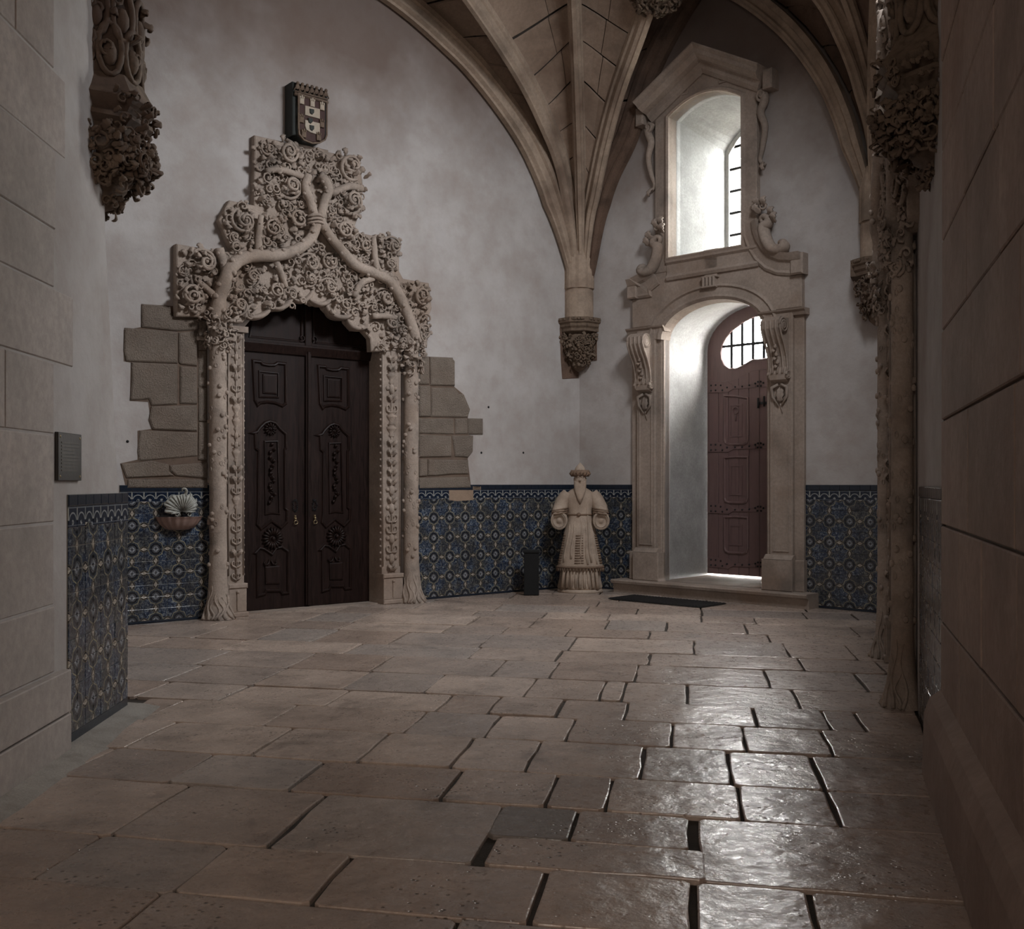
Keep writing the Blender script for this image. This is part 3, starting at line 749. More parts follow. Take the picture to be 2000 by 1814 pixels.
while n_ < 520:
    x, z = fq.uniform(min(xs), max(xs)), fq.uniform(min(zs), max(zs))
    if not pin(poly, x, z) or not all(pin(poly, x+a, z+b) for a, b in ((.05, 0), (-.05, 0), (0, .05), (0, -.05))): continue
    if any(math.hypot(x-c[0], z-c[1]) < r*.75 for c, r in ctr): n_ += .15; continue
    tangle(mb, [(x, -PV-fq.uniform(-.01, .05), z)], .13); n_ += 1
mb.build('small_leaves', ST, portal)['kind'] = 'stuff'
def branch(pts, r0, r1, name='branch', v=.24, knots=1, plane=None):
    path = smoothpath([Vector(P3(x, y, vv, .2)) for x, y, vv in [(p[0], p[1], p[2] if len(p) > 2 else v) for p in pts]], 5); m = len(path)
    mb = MB(); mb.sweep(path, [lerp(r0, r1, i/(m-1))*(1+.08*noise.noise(Vector((i*.5, r0*50, 2)))) for i in range(m)], 12)
    for i in range(2, m-2, 3):
        if knots and fq.random() < .8:
            t = (path[i+1]-path[i-1]).normalized(); s = t.cross(Vector((0, -1, 0))).normalized()*fq.choice((-1, 1)); d = (s*fq.uniform(.3, 1)+Vector((0, -1, 0))*fq.uniform(.2, 1)).normalized()
            r = lerp(r0, r1, i/(m-1)); mb.sweep([path[i]+d*r*.6, path[i]+d*r*1.25, path[i]+d*r*1.3], [r*.42, r*.33, r*.2], 7)
    return mb.rough(.004, 14).build(name, ST, portal)
branch([(325, 1570, .2), (345, 1440, .2), (372, 1335), (400, 1262), (470, 1200), (570, 1178), (680, 1178), (800, 1148), (890, 1090), (925, 1030), (948, 960), (952, 925)], .088, .062)
branch([(1575, 1730, .2), (1545, 1620, .2), (1500, 1500, .2), (1440, 1400), (1380, 1325), (1280, 1280), (1180, 1235), (1100, 1150), (1040, 1080), (985, 1000), (955, 930)], .075, .058)
branch([(925, 940), (905, 850), (870, 750), (890, 680)], .06, .05)
branch([(965, 940), (990, 840), (1015, 770), (985, 700), (960, 675)], .062, .055)
branch([(590, 1160, .2), (588, 1060, .2), (605, 925, .2)], .05, .034)
branch([(1330, 1290, .2), (1312, 1180, .2), (1310, 1062, .18)], .05, .035)
branch([(385, 1270, .2), (352, 1160, .2), (345, 1130, .2)], .055, .055)
branch([(330, 1440, .2), (270, 1380, .19), (215, 1330, .18)], .045, .03)
branch([(640, 650, .18), (720, 640, .2), (880, 690, .2)], .04, .04)
branch([(1240, 755, .17), (1150, 745, .19), (1040, 790, .2)], .05, .045)
branch([(690, 1200, .2), (735, 1290, .19), (765, 1370, .18)], .045, .03)
branch([(1300, 1310, .2), (1225, 1350, .2), (1185, 1430, .19)], .05, .035)
branch([(1490, 1490, .2), (1465, 1400, .2), (1450, 1330, .18)], .04, .03)
branch([(1300, 1550, .19), (1370, 1550, .2), (1450, 1560, .18)], .04, .035)
mb = MB()
for k in range(3): mb.sweep([Vector(P3(885+j*22, 935+k*22-6*math.sin(j), .24+.07*math.sin(j/5*3.14), .2)) for j in range(6)], .018, 6)
mb.build('rope_binding', ST, portal)
# scalloped lobes
def lobe(pts, r=.05):
    path = smoothpath([Vector(P3(x, y, PV-.01, PV)) for x, y in pts], 5); m = len(path); mb = MB()
    mb.sweep(path, [r*(.35+.65*math.sin(math.pi*min(.93, max(.07, i/(m-1))))) for i in range(m)], 8, (2.2, .75), up=(0, 1, 0)); mb.build('scallop', ST2, portal)
lobe([(505, 1530), (540, 1560), (600, 1550), (645, 1515), (658, 1465)])
lobe([(655, 1500), (720, 1505), (775, 1460), (803, 1390)])
lobe([(795, 1440), (850, 1462), (900, 1430), (922, 1385)], .042)
lobe([(890, 1440), (950, 1478), (1010, 1468), (1048, 1412)], .048)
lobe([(995, 1470), (1040, 1545), (1120, 1560), (1195, 1520)], .055)
lobe([(1130, 1560), (1165, 1620), (1230, 1628), (1285, 1600)], .05)
# trunks
def trunk(x, base_z, top_z, r, seed, flat=1.0):
    q = random.Random(seed); mb = MB(); n = 18; m = 46; v = []; f = []
    kn = [(q.uniform(0, 2*math.pi), q.uniform(base_z+.55, top_z-.1)) for _ in range(125)]
    for i in range(m+1):
        z = lerp(base_z, top_z, i/m); h = z-base_z
        fl = 1+.85*math.exp(-h/.13)+.12*math.exp(-h/.5)
        for k in range(n):
            a = 2*math.pi*k/n
            rr_ = r*fl*(1+.05*noise.noise(Vector((math.cos(a)*2, math.sin(a)*2, z*3+seed)))+(.12*math.exp(-h/.2))*math.sin(a*9+z*6))
            v.append((x+math.cos(a)*rr_, -.13+math.sin(a)*rr_, z))
    for i in range(m):
        for k in range(n): A = i*n+k; B = i*n+(k+1) % n; f.append((A, B, B+n, A+n))
    mb.add(v, f, True)
    for a, z in kn:
        d = Vector((math.cos(a), math.sin(a), 0)); p = Vector((x, -.13, z))+d*r*.96
        if q.random() < .45: mb.sweep([p-d*.01, p+d*.022, p+d*.03], [.03, .026, .015], 7)
        else:
            s = Vector((-d.y, d.x, 0)); mb.sweep([p+(s*math.cos(t)*.018+Vector((0, 0, 1))*math.sin(t)*.024)+d*.004 for t in [j*math.pi/4 for j in range(8)]], .0065, 4, closed=True)
    for j in range(10):                       # roots
        a = -math.pi+j*math.pi/9; P = []; top_ = q.uniform(.22, .5)
        for i in range(9):
            t = i/8; h = top_*(1-t); rr_ = r*(1+.85*math.exp(-h/.13)+.12*math.exp(-h/.5))*1.01; aa = a+.22*math.sin(t*7+j)
            P.append((x+math.cos(aa)*rr_, -.13+math.sin(aa)*rr_, base_z+h+.01))
        mb.sweep(P, [.003+.018*i/8 for i in range(9)], 5)
    for zz in (base_z+.52, base_z+1.02, base_z+1.85):        # fine joints between the drums
        mb.sweep([(x+math.cos(t)*r*1.012, -.13+math.sin(t)*r*1.012, zz) for t in [j*math.pi/8 for j in range(16)]], .003, 4, closed=True)
    return mb.build('trunk', ST, portal)
xl, zl = g(426, 1212, .13); xr, zr = g(803, 1172, .13)
ztl = g(426, 640, .13)[1]; ztr = g(800, 700, .13)[1]
trunk(xl, 0, ztl+.3, .10, 1); trunk(xr, 0, ztr+.4, .10, 2)
for xx, zt in ((xl, ztl-.12), (xr, ztr-.08)):          # leafy capitals
    mb = MB()
    for i in range(60):
        a = fq.uniform(-math.pi*1.1, .1*math.pi); z = zt+fq.uniform(-.12, .30); rr_ = .12+.06*(z-zt)/.3
        tangle(mb, [(xx+math.cos(a)*rr_, -.13+math.sin(a)*rr_, z)], .11, (math.cos(a), math.sin(a), .2))
    mb.build('capital', ST, portal)
# jamb pilasters: left between trunk and door, right the same, with candelabra reliefs
def candelabra(x0, x1, z0, z1_, y, par, seed):
    q = random.Random(seed); c = (x0+x1)/2; w_ = (x1-x0); z = z0; mb = MB()
    mb.sweep([(c, y-.01, z0), (c, y-.01, z1_)], .011, 6)
    while z < z1_-.12:
        k = q.choice('urn leaf curl bud leaf curl'.split())
        if k == 'urn':
            h = .17; mb.lathe([(.012, z), (w_*.2, z+.02), (w_*.12, z+.05), (w_*.3, z+.1), (w_*.36, z+.13), (w_*.2, z+.15), (w_*.3, z+h)], 10, (c, y, 0), a0=math.pi, a1=2*math.pi, sy=.8)
        elif k == 'bud':
            h = .12; mb.ball((c, y-.01, z+.05), w_*.2, sc=(1, .8, 1.6)); 
            for s in (-1, 1): mb.ball((c+s*w_*.28, y-.005, z+.06), w_*.13)
        elif k == 'curl':
            h = .16
            for s in (-1, 1):
                P = [(c, y-.012, z+.02)]
                for i in range(9): a = -math.pi/2+s*0+i*.62; rr_ = w_*.19*(1-.07*i); P.append((c+s*(w_*.24+math.cos(a)*rr_*1), y-.018, z+.075+math.sin(a)*rr_*1.3))
                mb.sweep(P, [.013-.0008*i for i in range(10)], 5)
        else:
            h = .14
            for s in (-1, 1):
                leaf(mb, (c, y, z+.01), (0, -1, 0), (s*.8, 0, 1), .13, .05, .5); leaf(mb, (c, y, z+.06), (0, -1, 0), (s*1.2, 0, .5), .10, .04, .6)
        z += h*.92
    return mb.build('candelabra_relief', ST, par)
yF = .10
for side in (0, 1):
    if side == 0: x0, x1 = g(444, 900, yF)[0], g(477, 900, yF)[0]; zt = g(460, 640, yF)[1]; inn = x1; s = 1
    else: x0, x1 = g(746, 900, yF)[0], g(782, 900, yF)[0]; zt = g(765, 672, yF)[1]; inn = x0; s = -1
    mb = MB(); mb.bbox(x0, x1, -yF, .42, 0, zt, .006)
    mb.box(x0-(0 if s > 0 else .04), x1+(.04 if s > 0 else 0), -yF-.03, .05, zt-.05, zt+.02)
    for e in (x0+.012, x1-.012): mb.sweep([(e, -yF-.004, .5), (e, -yF-.004, zt-.05)], .011, 5)
    j = mb.build('jamb', ST2, portal)
    mb = MB(); mb.bbox(x0-.012, x1+.03, -yF-.07, .2, 0, .06, .01); mb.bbox(x0-.002, x1+.01, -yF-.05, .2, .06, .34, .006); mb.bbox(x0-.012, x1+.02, -yF-.065, .2, .34, .40, .012)
    mb.box((x0+x1)/2-.01, (x0+x1)/2+.01, -yF-.065, -yF-.04, .09, .3); mb.ball(((x0+x1)/2, -yF-.06, .3), .02)
    mb.build('jamb_plinth', ST2, portal)
    candelabra(x0+.035, x1-.035, .42, zt-.06, -yF, portal, 20+side)
    mb = MB(); z = .5
    while z < zt-.1:
        mb.ball((inn+s*.004, -yF+.03, z), .019, n=6); z += .088
    mb.build('bead_row', ST2, portal)['kind'] = 'stuff'
# coat of arms on top
sh_x, sh_z = g(606, 240, .18)
MA = TM(M0, sh_x, 0, sh_z)
arms = empty('coat_of_arms', MA); tag(arms, 'painted royal coat of arms with crown set above the carved portal', 'coat of arms')
def a1(px, py, v=.2): x, z = g(px, py, v); return (x-sh_x, z-sh_z)
def sz(zx, zy, v=.2): return a1(550+zx/11.33, 140+zy/11.33, v)
DGR = m_dark('blackened_paint', (.022, .024, .021), .8); WHP = m_stone('ivory_paint', (.42, .36, .29), .7, .8, 12, .3, .004, (.3, .22, .16)); REDP = m_dark('dark_red_paint', (.05, .022, .018), .8)
BRO = m_stone('brown_carving', (.17, .12, .085), .5, .8, 20, .5, .005, (.08, .05, .04))
mb = MB(); mb.poly([sz(*p) for p in ((240, 210), (1020, 440), (1030, 780), (985, 800), (990, 1480), (880, 1560), (700, 1590), (480, 1560), (350, 1400), (240, 1400))], -.2, 0, bev=.01); mb.build('back_slab', DGR, arms)
shd = [sz(*p, .24) for p in ((385, 510), (980, 690), (980, 1400), (940, 1500), (830, 1560), (680, 1570), (500, 1500), (400, 1380), (385, 1250))]
mb = MB(); mb.poly(shd, -.235, -.2, bev=.015); mb.build('shield', REDP, arms)
mb = MB(); mb.mould(shd, [(-.0, 0), (0, .02), (.018, .02), (.018, 0)], True, y=-.235); mb.build('shield_rim', BRO, arms)
for q4 in (((522, 745), (850, 825), (850, 1045), (522, 955)), ((522, 1060), (850, 1140), (850, 1370), (760, 1380), (640, 1340), (550, 1280), (522, 1200))):
    mb = MB(); mb.poly([sz(*p, .25) for p in q4], -.252, -.23, bev=.004); mb.build('white_field', WHP, arms)
for x, y in ((672, 875), (672, 1235), (640, 1075)):
    mb = MB(); mb.poly([sz(x+a, y+b, .26) for a, b in ((-50, -60), (50, -40), (50, 30), (10, 75), (-40, 40))], -.266, -.25, bev=.006); mb.build('escutcheon', DGR, arms)
for x, y in ((455, 640), (690, 700), (905, 780), (450, 1050), (900, 1160), (500, 1380), (830, 1450)):
    X, Z = sz(x, y, .26); mb = MB(); mb.bbox(X-.03, X+.03, -.262, -.23, Z-.04, Z+.03, .005)
    for d in (-.024, 0, .024): mb.bbox(X+d-.009, X+d+.009, -.264, -.23, Z+.03, Z+.055+(.012 if d == 0 else 0), .003)
    mb.box(X-.009, X+.009, -.265, -.25, Z-.04, Z-.012); mb.build('castle', WHP if y < 900 else BRO, arms)
mb = MB(); A, B = sz(300, 480, .24), sz(1030, 680, .24)
mb.sweep([(A[0], -.23, A[1]), (B[0], -.23, B[1])], .022, 6); A2, B2 = sz(300, 420, .24), sz(1030, 610, .24); mb.sweep([(A2[0], -.23, A2[1]), (B2[0], -.23, B2[1])], .012, 6)
for i in range(7):
    t = (i+.5)/7; X, Z = lerp(A2[0], B2[0], t), lerp(A2[1], B2[1], t)
    mb.sweep([(X-.045, -.235, Z+.01), (X, -.245, Z+.085), (X+.045, -.235, Z+.01)], .009, 5); mb.ball((X, -.245, Z+.10), .022); leaf(mb, (X, -.23, Z+.03), (0, -1, 0), (0, 0, 1), .07, .06, .3)
mb.build('crown', BRO, arms)
# rough ashlar left bare of plaster on both sides
def za(zx, zy): x, z = FL.h(220+zx/2.668, 560+zy/2.668); return (x, z)
def zb(zx, zy): x, z = FL.h(820+zx/5.85, 680+zy/5.85); return (x, z)
Lb = [((150, 90), (297, 105), (305, 150), (440, 165), (440, 222), (335, 230), (150, 210)), ((62, 214), (335, 236), (335, 398), (130, 390), (68, 386), (58, 330)), ((343, 240), (437, 234), (437, 412), (352, 403), (343, 390)),
    ((97, 394), (335, 404), (335, 612), (200, 618), (186, 582), (150, 588), (90, 590), (98, 500)), ((350, 415), (437, 420), (437, 610), (350, 608)), ((200, 624), (437, 618), (437, 752), (207, 742), (188, 690)),
    ((140, 748), (440, 760), (440, 882), (138, 908), (128, 860)), ((42, 922), (138, 915), (200, 905), (290, 925), (290, 960), (320, 985), (70, 995)), ((296, 930), (492, 915), (492, 998), (330, 985), (300, 960)), ((78, 1003), (492, 1004), (492, 1048), (75, 1048)),
    ((445, 165), (487, 172), (487, 330), (447, 330)), ((447, 335), (487, 335), (487, 520), (445, 520)), ((445, 526), (487, 526), (487, 700), (447, 700)), ((447, 706), (490, 706), (490, 905), (445, 900))]
Rb = [((-14, 90), (96, 95), (103, 412), (-14, 412)), ((108, 100), (360, 112), (390, 150), (390, 428), (116, 422)), ((-14, 432), (110, 432), (116, 780), (-14, 782)), ((125, 450), (393, 456), (440, 522), (495, 525), (568, 700), (540, 790), (125, 784)),
    ((-14, 805), (380, 805), (383, 982), (-14, 972)), ((398, 805), (540, 800), (540, 982), (400, 980)), ((546, 800), (714, 805), (714, 985), (546, 982)), ((-14, 985), (350, 1005), (352, 1238), (-14, 1245)), ((362, 1000), (603, 996), (598, 1180), (545, 1248), (400, 1236)),
    ((-14, 1268), (76, 1268), (76, 1460), (-14, 1462)), ((88, 1270), (545, 1278), (545, 1435), (340, 1438), (180, 1455), (88, 1452)), ((-14, 1480), (180, 1478), (545, 1470), (583, 1596), (-14, 1605))]
BMO = m_stone('brown_mortar', (.17, .12, .09), .7, .9, 8, .6, .01, (.12, .08, .06))
for P, fn in ((Lb, za), (Rb, zb)):
    for p in P:
        block(wall_left, [fn(*a) for a in p], ASH, proud=.022+fq.uniform(0, .012), bev=.014, y1=.02)
for P in (((58, 225), (148, 210), (150, 90), (310, 100), (492, 160), (492, 1050), (70, 1050), (40, 920), (130, 900), (130, 750), (205, 740), (185, 600), (90, 594), (95, 395), (58, 388)),):
    block(wall_left, [za(*a) for a in P], BMO, 'mortar_bed', .004, .0, .02)
block(wall_left, [zb(*a) for a in ((-14, 90), (375, 108), (392, 440), (500, 530), (565, 700), (545, 800), (545, 985), (600, 1000), (545, 1270), (585, 1600), (-14, 1605))], BMO, 'mortar_bed', .004, .0, .02)
CEM = m_stone('brown_cement', (.30, .215, .155), .8, .9, 6, .4, .004, (.25, .175, .125))
block(wall_left, [zb(*a) for a in ((328, 1620), (606, 1620), (606, 1735), (420, 1748), (328, 1735))], CEM, 'cement_patch', .014, .003, .0)
block(wall_left, [zb(*a) for a in ((600, 1575), (692, 1578), (692, 1616), (600, 1616))], CEM, 'cement_patch', .014, .003, .0)
# ------------------------------------------------------------------ double door
ddp = .22
M1 = TM(FL.M, pc)
door_1 = empty('door_1', M1); door_1['kind'] = 'structure'
xA, xB = g(470, 900, -ddp)[0]-.03, g(724, 900, -ddp)[0]+.05; xm_ = g(600, 900, -ddp)[0]
ztr_ = (g(480, 668, -ddp)[1]+g(700, 690, -ddp)[1])/2
print('door', xA, xm_, xB, ztr_)
mb = MB(); mb.box(xA-.15, xB+.15, ddp+.06, ddp+.12, -.05, 4.6); mb.build('backing', BOX, door_1)
mb = MB(); mb.mould([(xA, ztr_), (xB, ztr_)], [(-.10, -.02), (-.10, .03), (-.05, .05), (.0, .07), (.02, .07), (.03, .03), (.06, .03), (.06, -.02)], y=ddp); mb.build('transom', WD1, door_1)
lw = xm_-xA
PANM = [(-.018, 0), (-.018, .012), (-.006, .026), (.008, .022), (.016, .008), (.024, 0)]
def dp(zx, zy, k=0):          # measured on the left leaf
    if k == 0: return g(470+zx/6.719, 590+zy/6.719, -ddp)
    return g(470+zx/4.774, 820+zy/4.774, -ddp)
up_out = [dp(*p) for p in ((160, 772), (260, 782), (285, 812), (360, 828), (440, 826), (480, 800), (585, 812), (590, 1325), (545, 1362), (460, 1325), (350, 1308), (250, 1322), (220, 1350), (185, 1285))]
up_in = [dp(*p) for p in ((240, 905), (492, 930), (490, 1250), (245, 1245))]; up_in2 = [dp(*p) for p in ((295, 955), (462, 965), (462, 1200), (297, 1190))]
mid = [dp(*p, 1) for p in ((108, 122), (150, 112), (180, 70), (225, 27), (270, 12), (320, 27), (370, 88), (420, 130), (420, 262), (410, 278), (412, 822), (432, 840), (430, 950), (375, 1005), (285, 940), (190, 1015), (150, 972), (160, 880), (165, 290), (138, 262), (132, 125))]
mid_in = [dp(*p, 1) for p in ((222, 200), (343, 195), (360, 875), (285, 868), (230, 880))]
lowp = [dp(*p, 1) for p in ((132, 1238), (175, 1192), (215, 1200), (290, 1250), (330, 1192), (380, 1182), (440, 1225), (440, 1612), (385, 1618), (368, 1592), (238, 1592), (225, 1622), (155, 1642), (152, 1242))]
low_in = [dp(*p, 1) for p in ((230, 1372), (355, 1362), (355, 1522), (235, 1525))]
cL = (xA+xm_)/2
def make_leaf(off, nm='door_leaf'):
    def T(P): return [(x+off, z) for x, z in P]
    x0, x1 = (xA, xm_) if off == 0 else (xm_+.004, xm_+.004+(xB-xm_))
    mb = MB(); mb.box(x0, x1-.004, ddp, ddp+.05, .018, ztr_-.04); lf = mb.build(nm, WD1, door_1)
    mb = MB()
    for P in (up_out, mid, lowp): mb.mould(T(P), PANM, True, y=ddp)
    for P in (up_in, up_in2, mid_in, low_in): mb.mould(T(P), [(-.012, 0), (-.008, .018), (.006, .014), (.012, 0)], True, y=ddp)
    mb.build('panel_moulding', WD1, lf)
    mb = MB()
    for P, h in ((up_in2, .02), (low_in, .02)): mb.poly(T(P), ddp-h, ddp, bev=.008)
    mb.build('raised_panel', WD1, lf)
    def ros(zx, zy, k, r, petals, tilt=1):
        X, Z = dp(zx, zy, k); X += off; mb = MB(); mb.lathe([(r*.9, 0), (r*.7, .012), (r*.2, .016), (.001, .02)], 14, M=Matrix.Translation((X, ddp, Z)) @ Matrix.Rotation(math.pi/2, 4, 'X'))
        for i in range(petals):
            a = 2*math.pi*i/petals; d = Vector((math.cos(a), 0, math.sin(a)))
            mb.sweep([Vector((X, ddp-.018, Z))+d*r*.3, Vector((X, ddp-.03, Z))+d*r*.7, Vector((X, ddp-.014, Z))+d*r*1.05], [r*.07, r*.13, r*.06], 5)
        mb.ball((X, ddp-.03, Z), r*.2, n=6); mb.build('carved_rosette', WD1, lf)
    ros(295, 1105, 1, .14, 18); ros(272, 85, 1, .085, 12)
    mb = MB()
    for i in range(15):
        X, Z = dp(285, 250+i*38, 1); X += off; leaf(mb, (X+.012*math.sin(i*2.2), ddp, Z), (0, -1, 0), (math.sin(i*1.7), 0, .8), .07, .045, .6); 
        if i % 2: curl(mb, (X-.01*math.sin(i*2.2), ddp-.005, Z), (0, -1, 0), .028, .007, 1.1, .4, k=7, seg=4)
    for s in (-1, 1):
        X, Z = dp(272, 1320, 1); X += off; mb.sweep([(X+s*.01, ddp-.01, Z+.02), (X+s*.03, ddp-.02, Z-.03), (X+s*.07, ddp-.02, Z-.04), (X+s*.09, ddp-.02, Z-.01), (X+s*.065, ddp-.02, Z+.01)], [.012, .012, .011, .01, .006], 5)
    mb.build('leaf_carving', WD1, lf)
    # lock plate and ring handle near the meeting edge
    kx = g(576, 1022, -ddp)[0] if off == 0 else g(614, 1022, -ddp)[0]; mb = MB()
    Zp = g(576, 987, -ddp)[1]
    for i in range(14): a = i*.449; curl(mb, (kx+.03*math.cos(a), ddp-.004, Zp+.07*math.sin(a)), (0, -1, 0), .018, .005, 1, .3, k=6, seg=4)
    mb.build('lock_plate', IRN, lf)
    mb = MB(); Zh = g(576, 1018, -ddp)[1]
    mb.ball((kx, ddp-.02, Zh+.035), .017); mb.ball((kx, ddp-.015, Zh+.065), .012); mb.box(kx-.014, kx+.014, ddp-.01, ddp, Zh+.01, Zh+.08)
    mb.sweep([(kx+.026*math.sin(t)*(1+.15*math.cos(t)), ddp-.03, Zh-.012-.024*math.cos(t)) for t in [i*math.pi/6 for i in range(12)]], .0058, 5, closed=True); mb.build('ring_handle', BRS, lf)
make_leaf(0); make_leaf(g(650, 900, -ddp)[0]-g(525, 900, -ddp)[0])
mb = MB()
for d, w_, y0 in ((-.025, .012, .04), (0, .02, .06), (.027, .012, .04)): mb.bbox(xm_+d-w_, xm_+d+w_, ddp-y0, ddp, .03, ztr_-.05, .006)
mb.build('meeting_stile', WD1, door_1)
mb = MB(); mb.box(xA, xB, ddp, ddp+.05, ztr_, 4.6)
cz = ztr_+.08
for x0, x1 in ((xA+.15, xm_-.09), (xm_+.09, xB-.1)):
    mb.mould([(x0, cz), (x1, cz), (x1, cz+.55), (x0+.12 if x0 < xm_ else x0, cz+.62)], [(-.014, 0), (-.014, .02), (.004, .022), (.014, 0)], True, y=ddp)
mb.bbox(xm_-.05, xm_+.05, ddp-.04, ddp, ztr_, 4.5, .01)
for s in (-1, 1): curl(mb, (xm_+s*.09, ddp-.01, ztr_+.12), (0, -1, 0), .05, .016, 1.1, .3)
mb.build('overdoor_panel', WD1, door_1)
mb = MB(); mb.box(g(478, 900, .0)[0]-.1, xB+.1, -.02, ddp+.1, -.05, .012); mb.build('threshold', ST2, door_1)
# the same portal again on the right wall
MT = TM(FT.M, TC) @ Matrix.Diagonal((TSC, .75, 1, 1))
def copy_tree(o, parent=None):
    c = o.copy(); COL.objects.link(c)
    if parent: c.parent = parent; c.matrix_parent_inverse = Matrix()
    for ch in o.children: copy_tree(ch, c)
    return c
p2_ = copy_tree(portal); p2_.matrix_world = MT; tag(p2_, 'second carved tree-trunk portal seen edge on against the dark right wall')
d2_ = copy_tree(door_1); d2_.matrix_world = MT; d2_.name = 'door_3'
# ================================================================== DOOR SURROUND on the back wall
MS = TM(FR.M, dc)
sur = empty('door_surround', MS); tag(sur, 'pale stone baroque surround with pilasters, scrolls and gable framing the small studded door and window', 'door surround')
def s(px, py, v=.1): x, z = FR.h(px, py, v); return (x-dc, z)
def c3(zx, zy, v=.1): return s(1200+zx/3.024, 50+zy/3.024, v)
def c8(zx, zy, v=.1): return s(1240+zx/5.555, 380+zy/5.555, v)
def mir(P): return [(-x, z) for x, z in P][::-1]
yp = .10
# bodies
xo = s(1567, 800, yp)[0]; xi = dw+.0; xs = s(1549, 800, yp)[0]           # outer edge, opening edge, strip
zcap = (s(1262, 655, yp)[1]+s(1530, 598, yp)[1])/2; zpl = (s(1300, 1076, yp)[1]+s(1502, 1086, yp)[1])/2
for sg in (-1, 1):
    def X(a, b): return (min(sg*a, sg*b), max(sg*a, sg*b))
    mb = MB(); a, b = X(xi+.02, xo); mb.bbox(a, b, -.06, .0, stepz, zcap, .01); a, b = X(xi-.0, xi+.07); mb.bbox(a, b, -.035, .1, stepz, zcap+.0, .008)
    a, b = X(xi+.09, xs); mb.bbox(a, b, -yp-.02, 0, zpl, zcap, .012); pil = mb.build('pilaster', ST2, sur)
    mb = MB(); a, b = X(xi+.15, xs-.06); mb.mould([(a, zpl+.08), (b, zpl+.08), (b, zcap-.95), (a, zcap-.95)], [(-.012, 0), (-.006, .014), (.006, .014), (.012, 0)], True, y=-yp-.02); mb.build('pilaster_panel', ST2, sur)
    mb = MB(); a, b = X(xi-.0, xs+.03); mb.bbox(a, b, -yp-.08, .1, stepz, zpl-.03, .01); a, b = X(xs, xo+.02); mb.bbox(a, b, -.10, .0, stepz, zpl-.03, .01)
    a, b = X(xi+.03, xs+.02); mb.mould([(a, zpl-.03), (b, zpl-.03)], [(0, 0), (0, yp+.08), (.03, yp+.05), (.06, yp+.02), (.06, 0)]); mb.build('pilaster_base', ST2, sur)
    mb = MB(); a, b = X(xi-.06, xo+.05); mb.mould([(a, zcap), (b, zcap)], [(-.05, -.05), (-.05, .10), (-.01, .12), (.015, .15), (.035, .16), (.035, -.05)]); mb.build('impost', ST2, sur)
    # scroll console
    xc_ = sg*(xi+.09+xs)/2; hw = (xs-xi-.09)/2-.02; z0 = zcap-.08
    prof = [(-yp, z0), (-.34, z0), (-.38, z0-.05), (-.385, z0-.15), (-.34, z0-.25), (-.27, z0-.36), (-.21, z0-.50), (-.185, z0-.64), (-.21, z0-.72), (-.20, z0-.80), (-.15, z0-.83), (-yp, z0-.83)]
    mb = MB(); Q = Matrix.Translation((xc_, 0, 0)) @ Matrix.Rotation(math.pi/2, 4, 'Z')       # extrude along x
    mb.poly([(p[0], p[1]) for p in prof], -hw+.03, hw-.03, M=Q)
    for e in (-1, 1):
        for (cy, cz, r0, tn) in ((-.285, z0-.11, .105, 2.3), (-.165, z0-.745, .06, 2.0)):
            P = [(xc_+e*(hw-.012), cy-math.cos(t)*r0*(1-t/(tn*2*math.pi)*.85)*1, cz+math.sin(t)*r0*(1-t/(tn*2*math.pi)*.85)) for t in [i*.42 for i in range(int(tn*2*math.pi/.42)+1)]]
            mb.sweep(P, [.016-.009*i/len(P) for i in range(len(P))], 5)
            mb.sweep([(xc_+e*(hw-.03), cy, cz), (xc_+e*(hw-.008), cy, cz)], r0*.93, 14)
        mb.sweep([(xc_+e*(hw-.012), y, z) for y, z in [(p[0], p[1]) for p in prof[2:9]]], .014, 5)
    for e in (-.5, 0, .5): mb.sweep([(xc_+e*hw, p[0]-.004, p[1]) for p in prof[2:9]], .017, 6)
    for i in range(6): leaf(mb, (xc_, -.28+.015*i, z0-.35-.05*i), (0, -1, 0), (.6*(-1)**i, 0, -1), .07, .05, .4)
    mb.build('console', ST2, sur)
    mb = MB(); zz = z0-.86
    for e in (-1, 1): mb.sweep([(xc_+e*.02, -yp-.05, zz), (xc_+e*hw*.75, -yp-.06, zz-.04), (xc_+e*hw*.7, -yp-.05, zz-.16), (xc_+e*.02, -yp-.04, zz-.28)], [.02, .026, .02, .01], 6)
    leaf(mb, (xc_, -yp-.02, zz-.03), (0, -1, 0), (0, 0, -1), .22, .12, .2); mb.sweep([(xc_, -yp-.03, zz-.25), (xc_+.03, -yp-.03, zz-.38)], [.014, .004], 5)
    mb.build('console_pendant', ST2, sur)
# cornice shoulders, measured on the right hand side and mirrored
shr = [c3(*p, .12) for p in ((845, 1150), (850, 1200), (868, 1250), (900, 1300), (940, 1335), (985, 1352), (1050, 1355))]
zcor = shr[-1][1]; shr = shr[:-1]+[(shr[-1][0], zcor), (xs+.03, zcor)]
wq = wc-dc
sl0 = [c3(*p, .12) for p in ((95, 1562), (120, 1552), (170, 1528), (220, 1488), (262, 1430), (288, 1360), (300, 1290), (304, 1230))]; dzl = sl0[0][1]-zcor; print('dzl', dzl, sl0[-1], shr[0])
base_z = (c3(600, 1400)[1])
lowr = [c3(*p, .12) for p in ((800, 1365), (840, 1420), (890, 1465), (950, 1492), (1040, 1500))]; zl_ = lowr[-1][1]
wx0 = wc-dc; shl = [(-(xs+.03), zcor)]+[(x, z-dzl) for x, z in sl0[1:]]
body = [(-xo+.02, zcap+.05), (-xo+.02, zcor-.2)]+shl+[(shl[-1][0], wbot-.03), (shr[0][0], wbot-.03)]+shr+[(xo-.02, zcor-.2), (xo-.02, zcap+.05)]
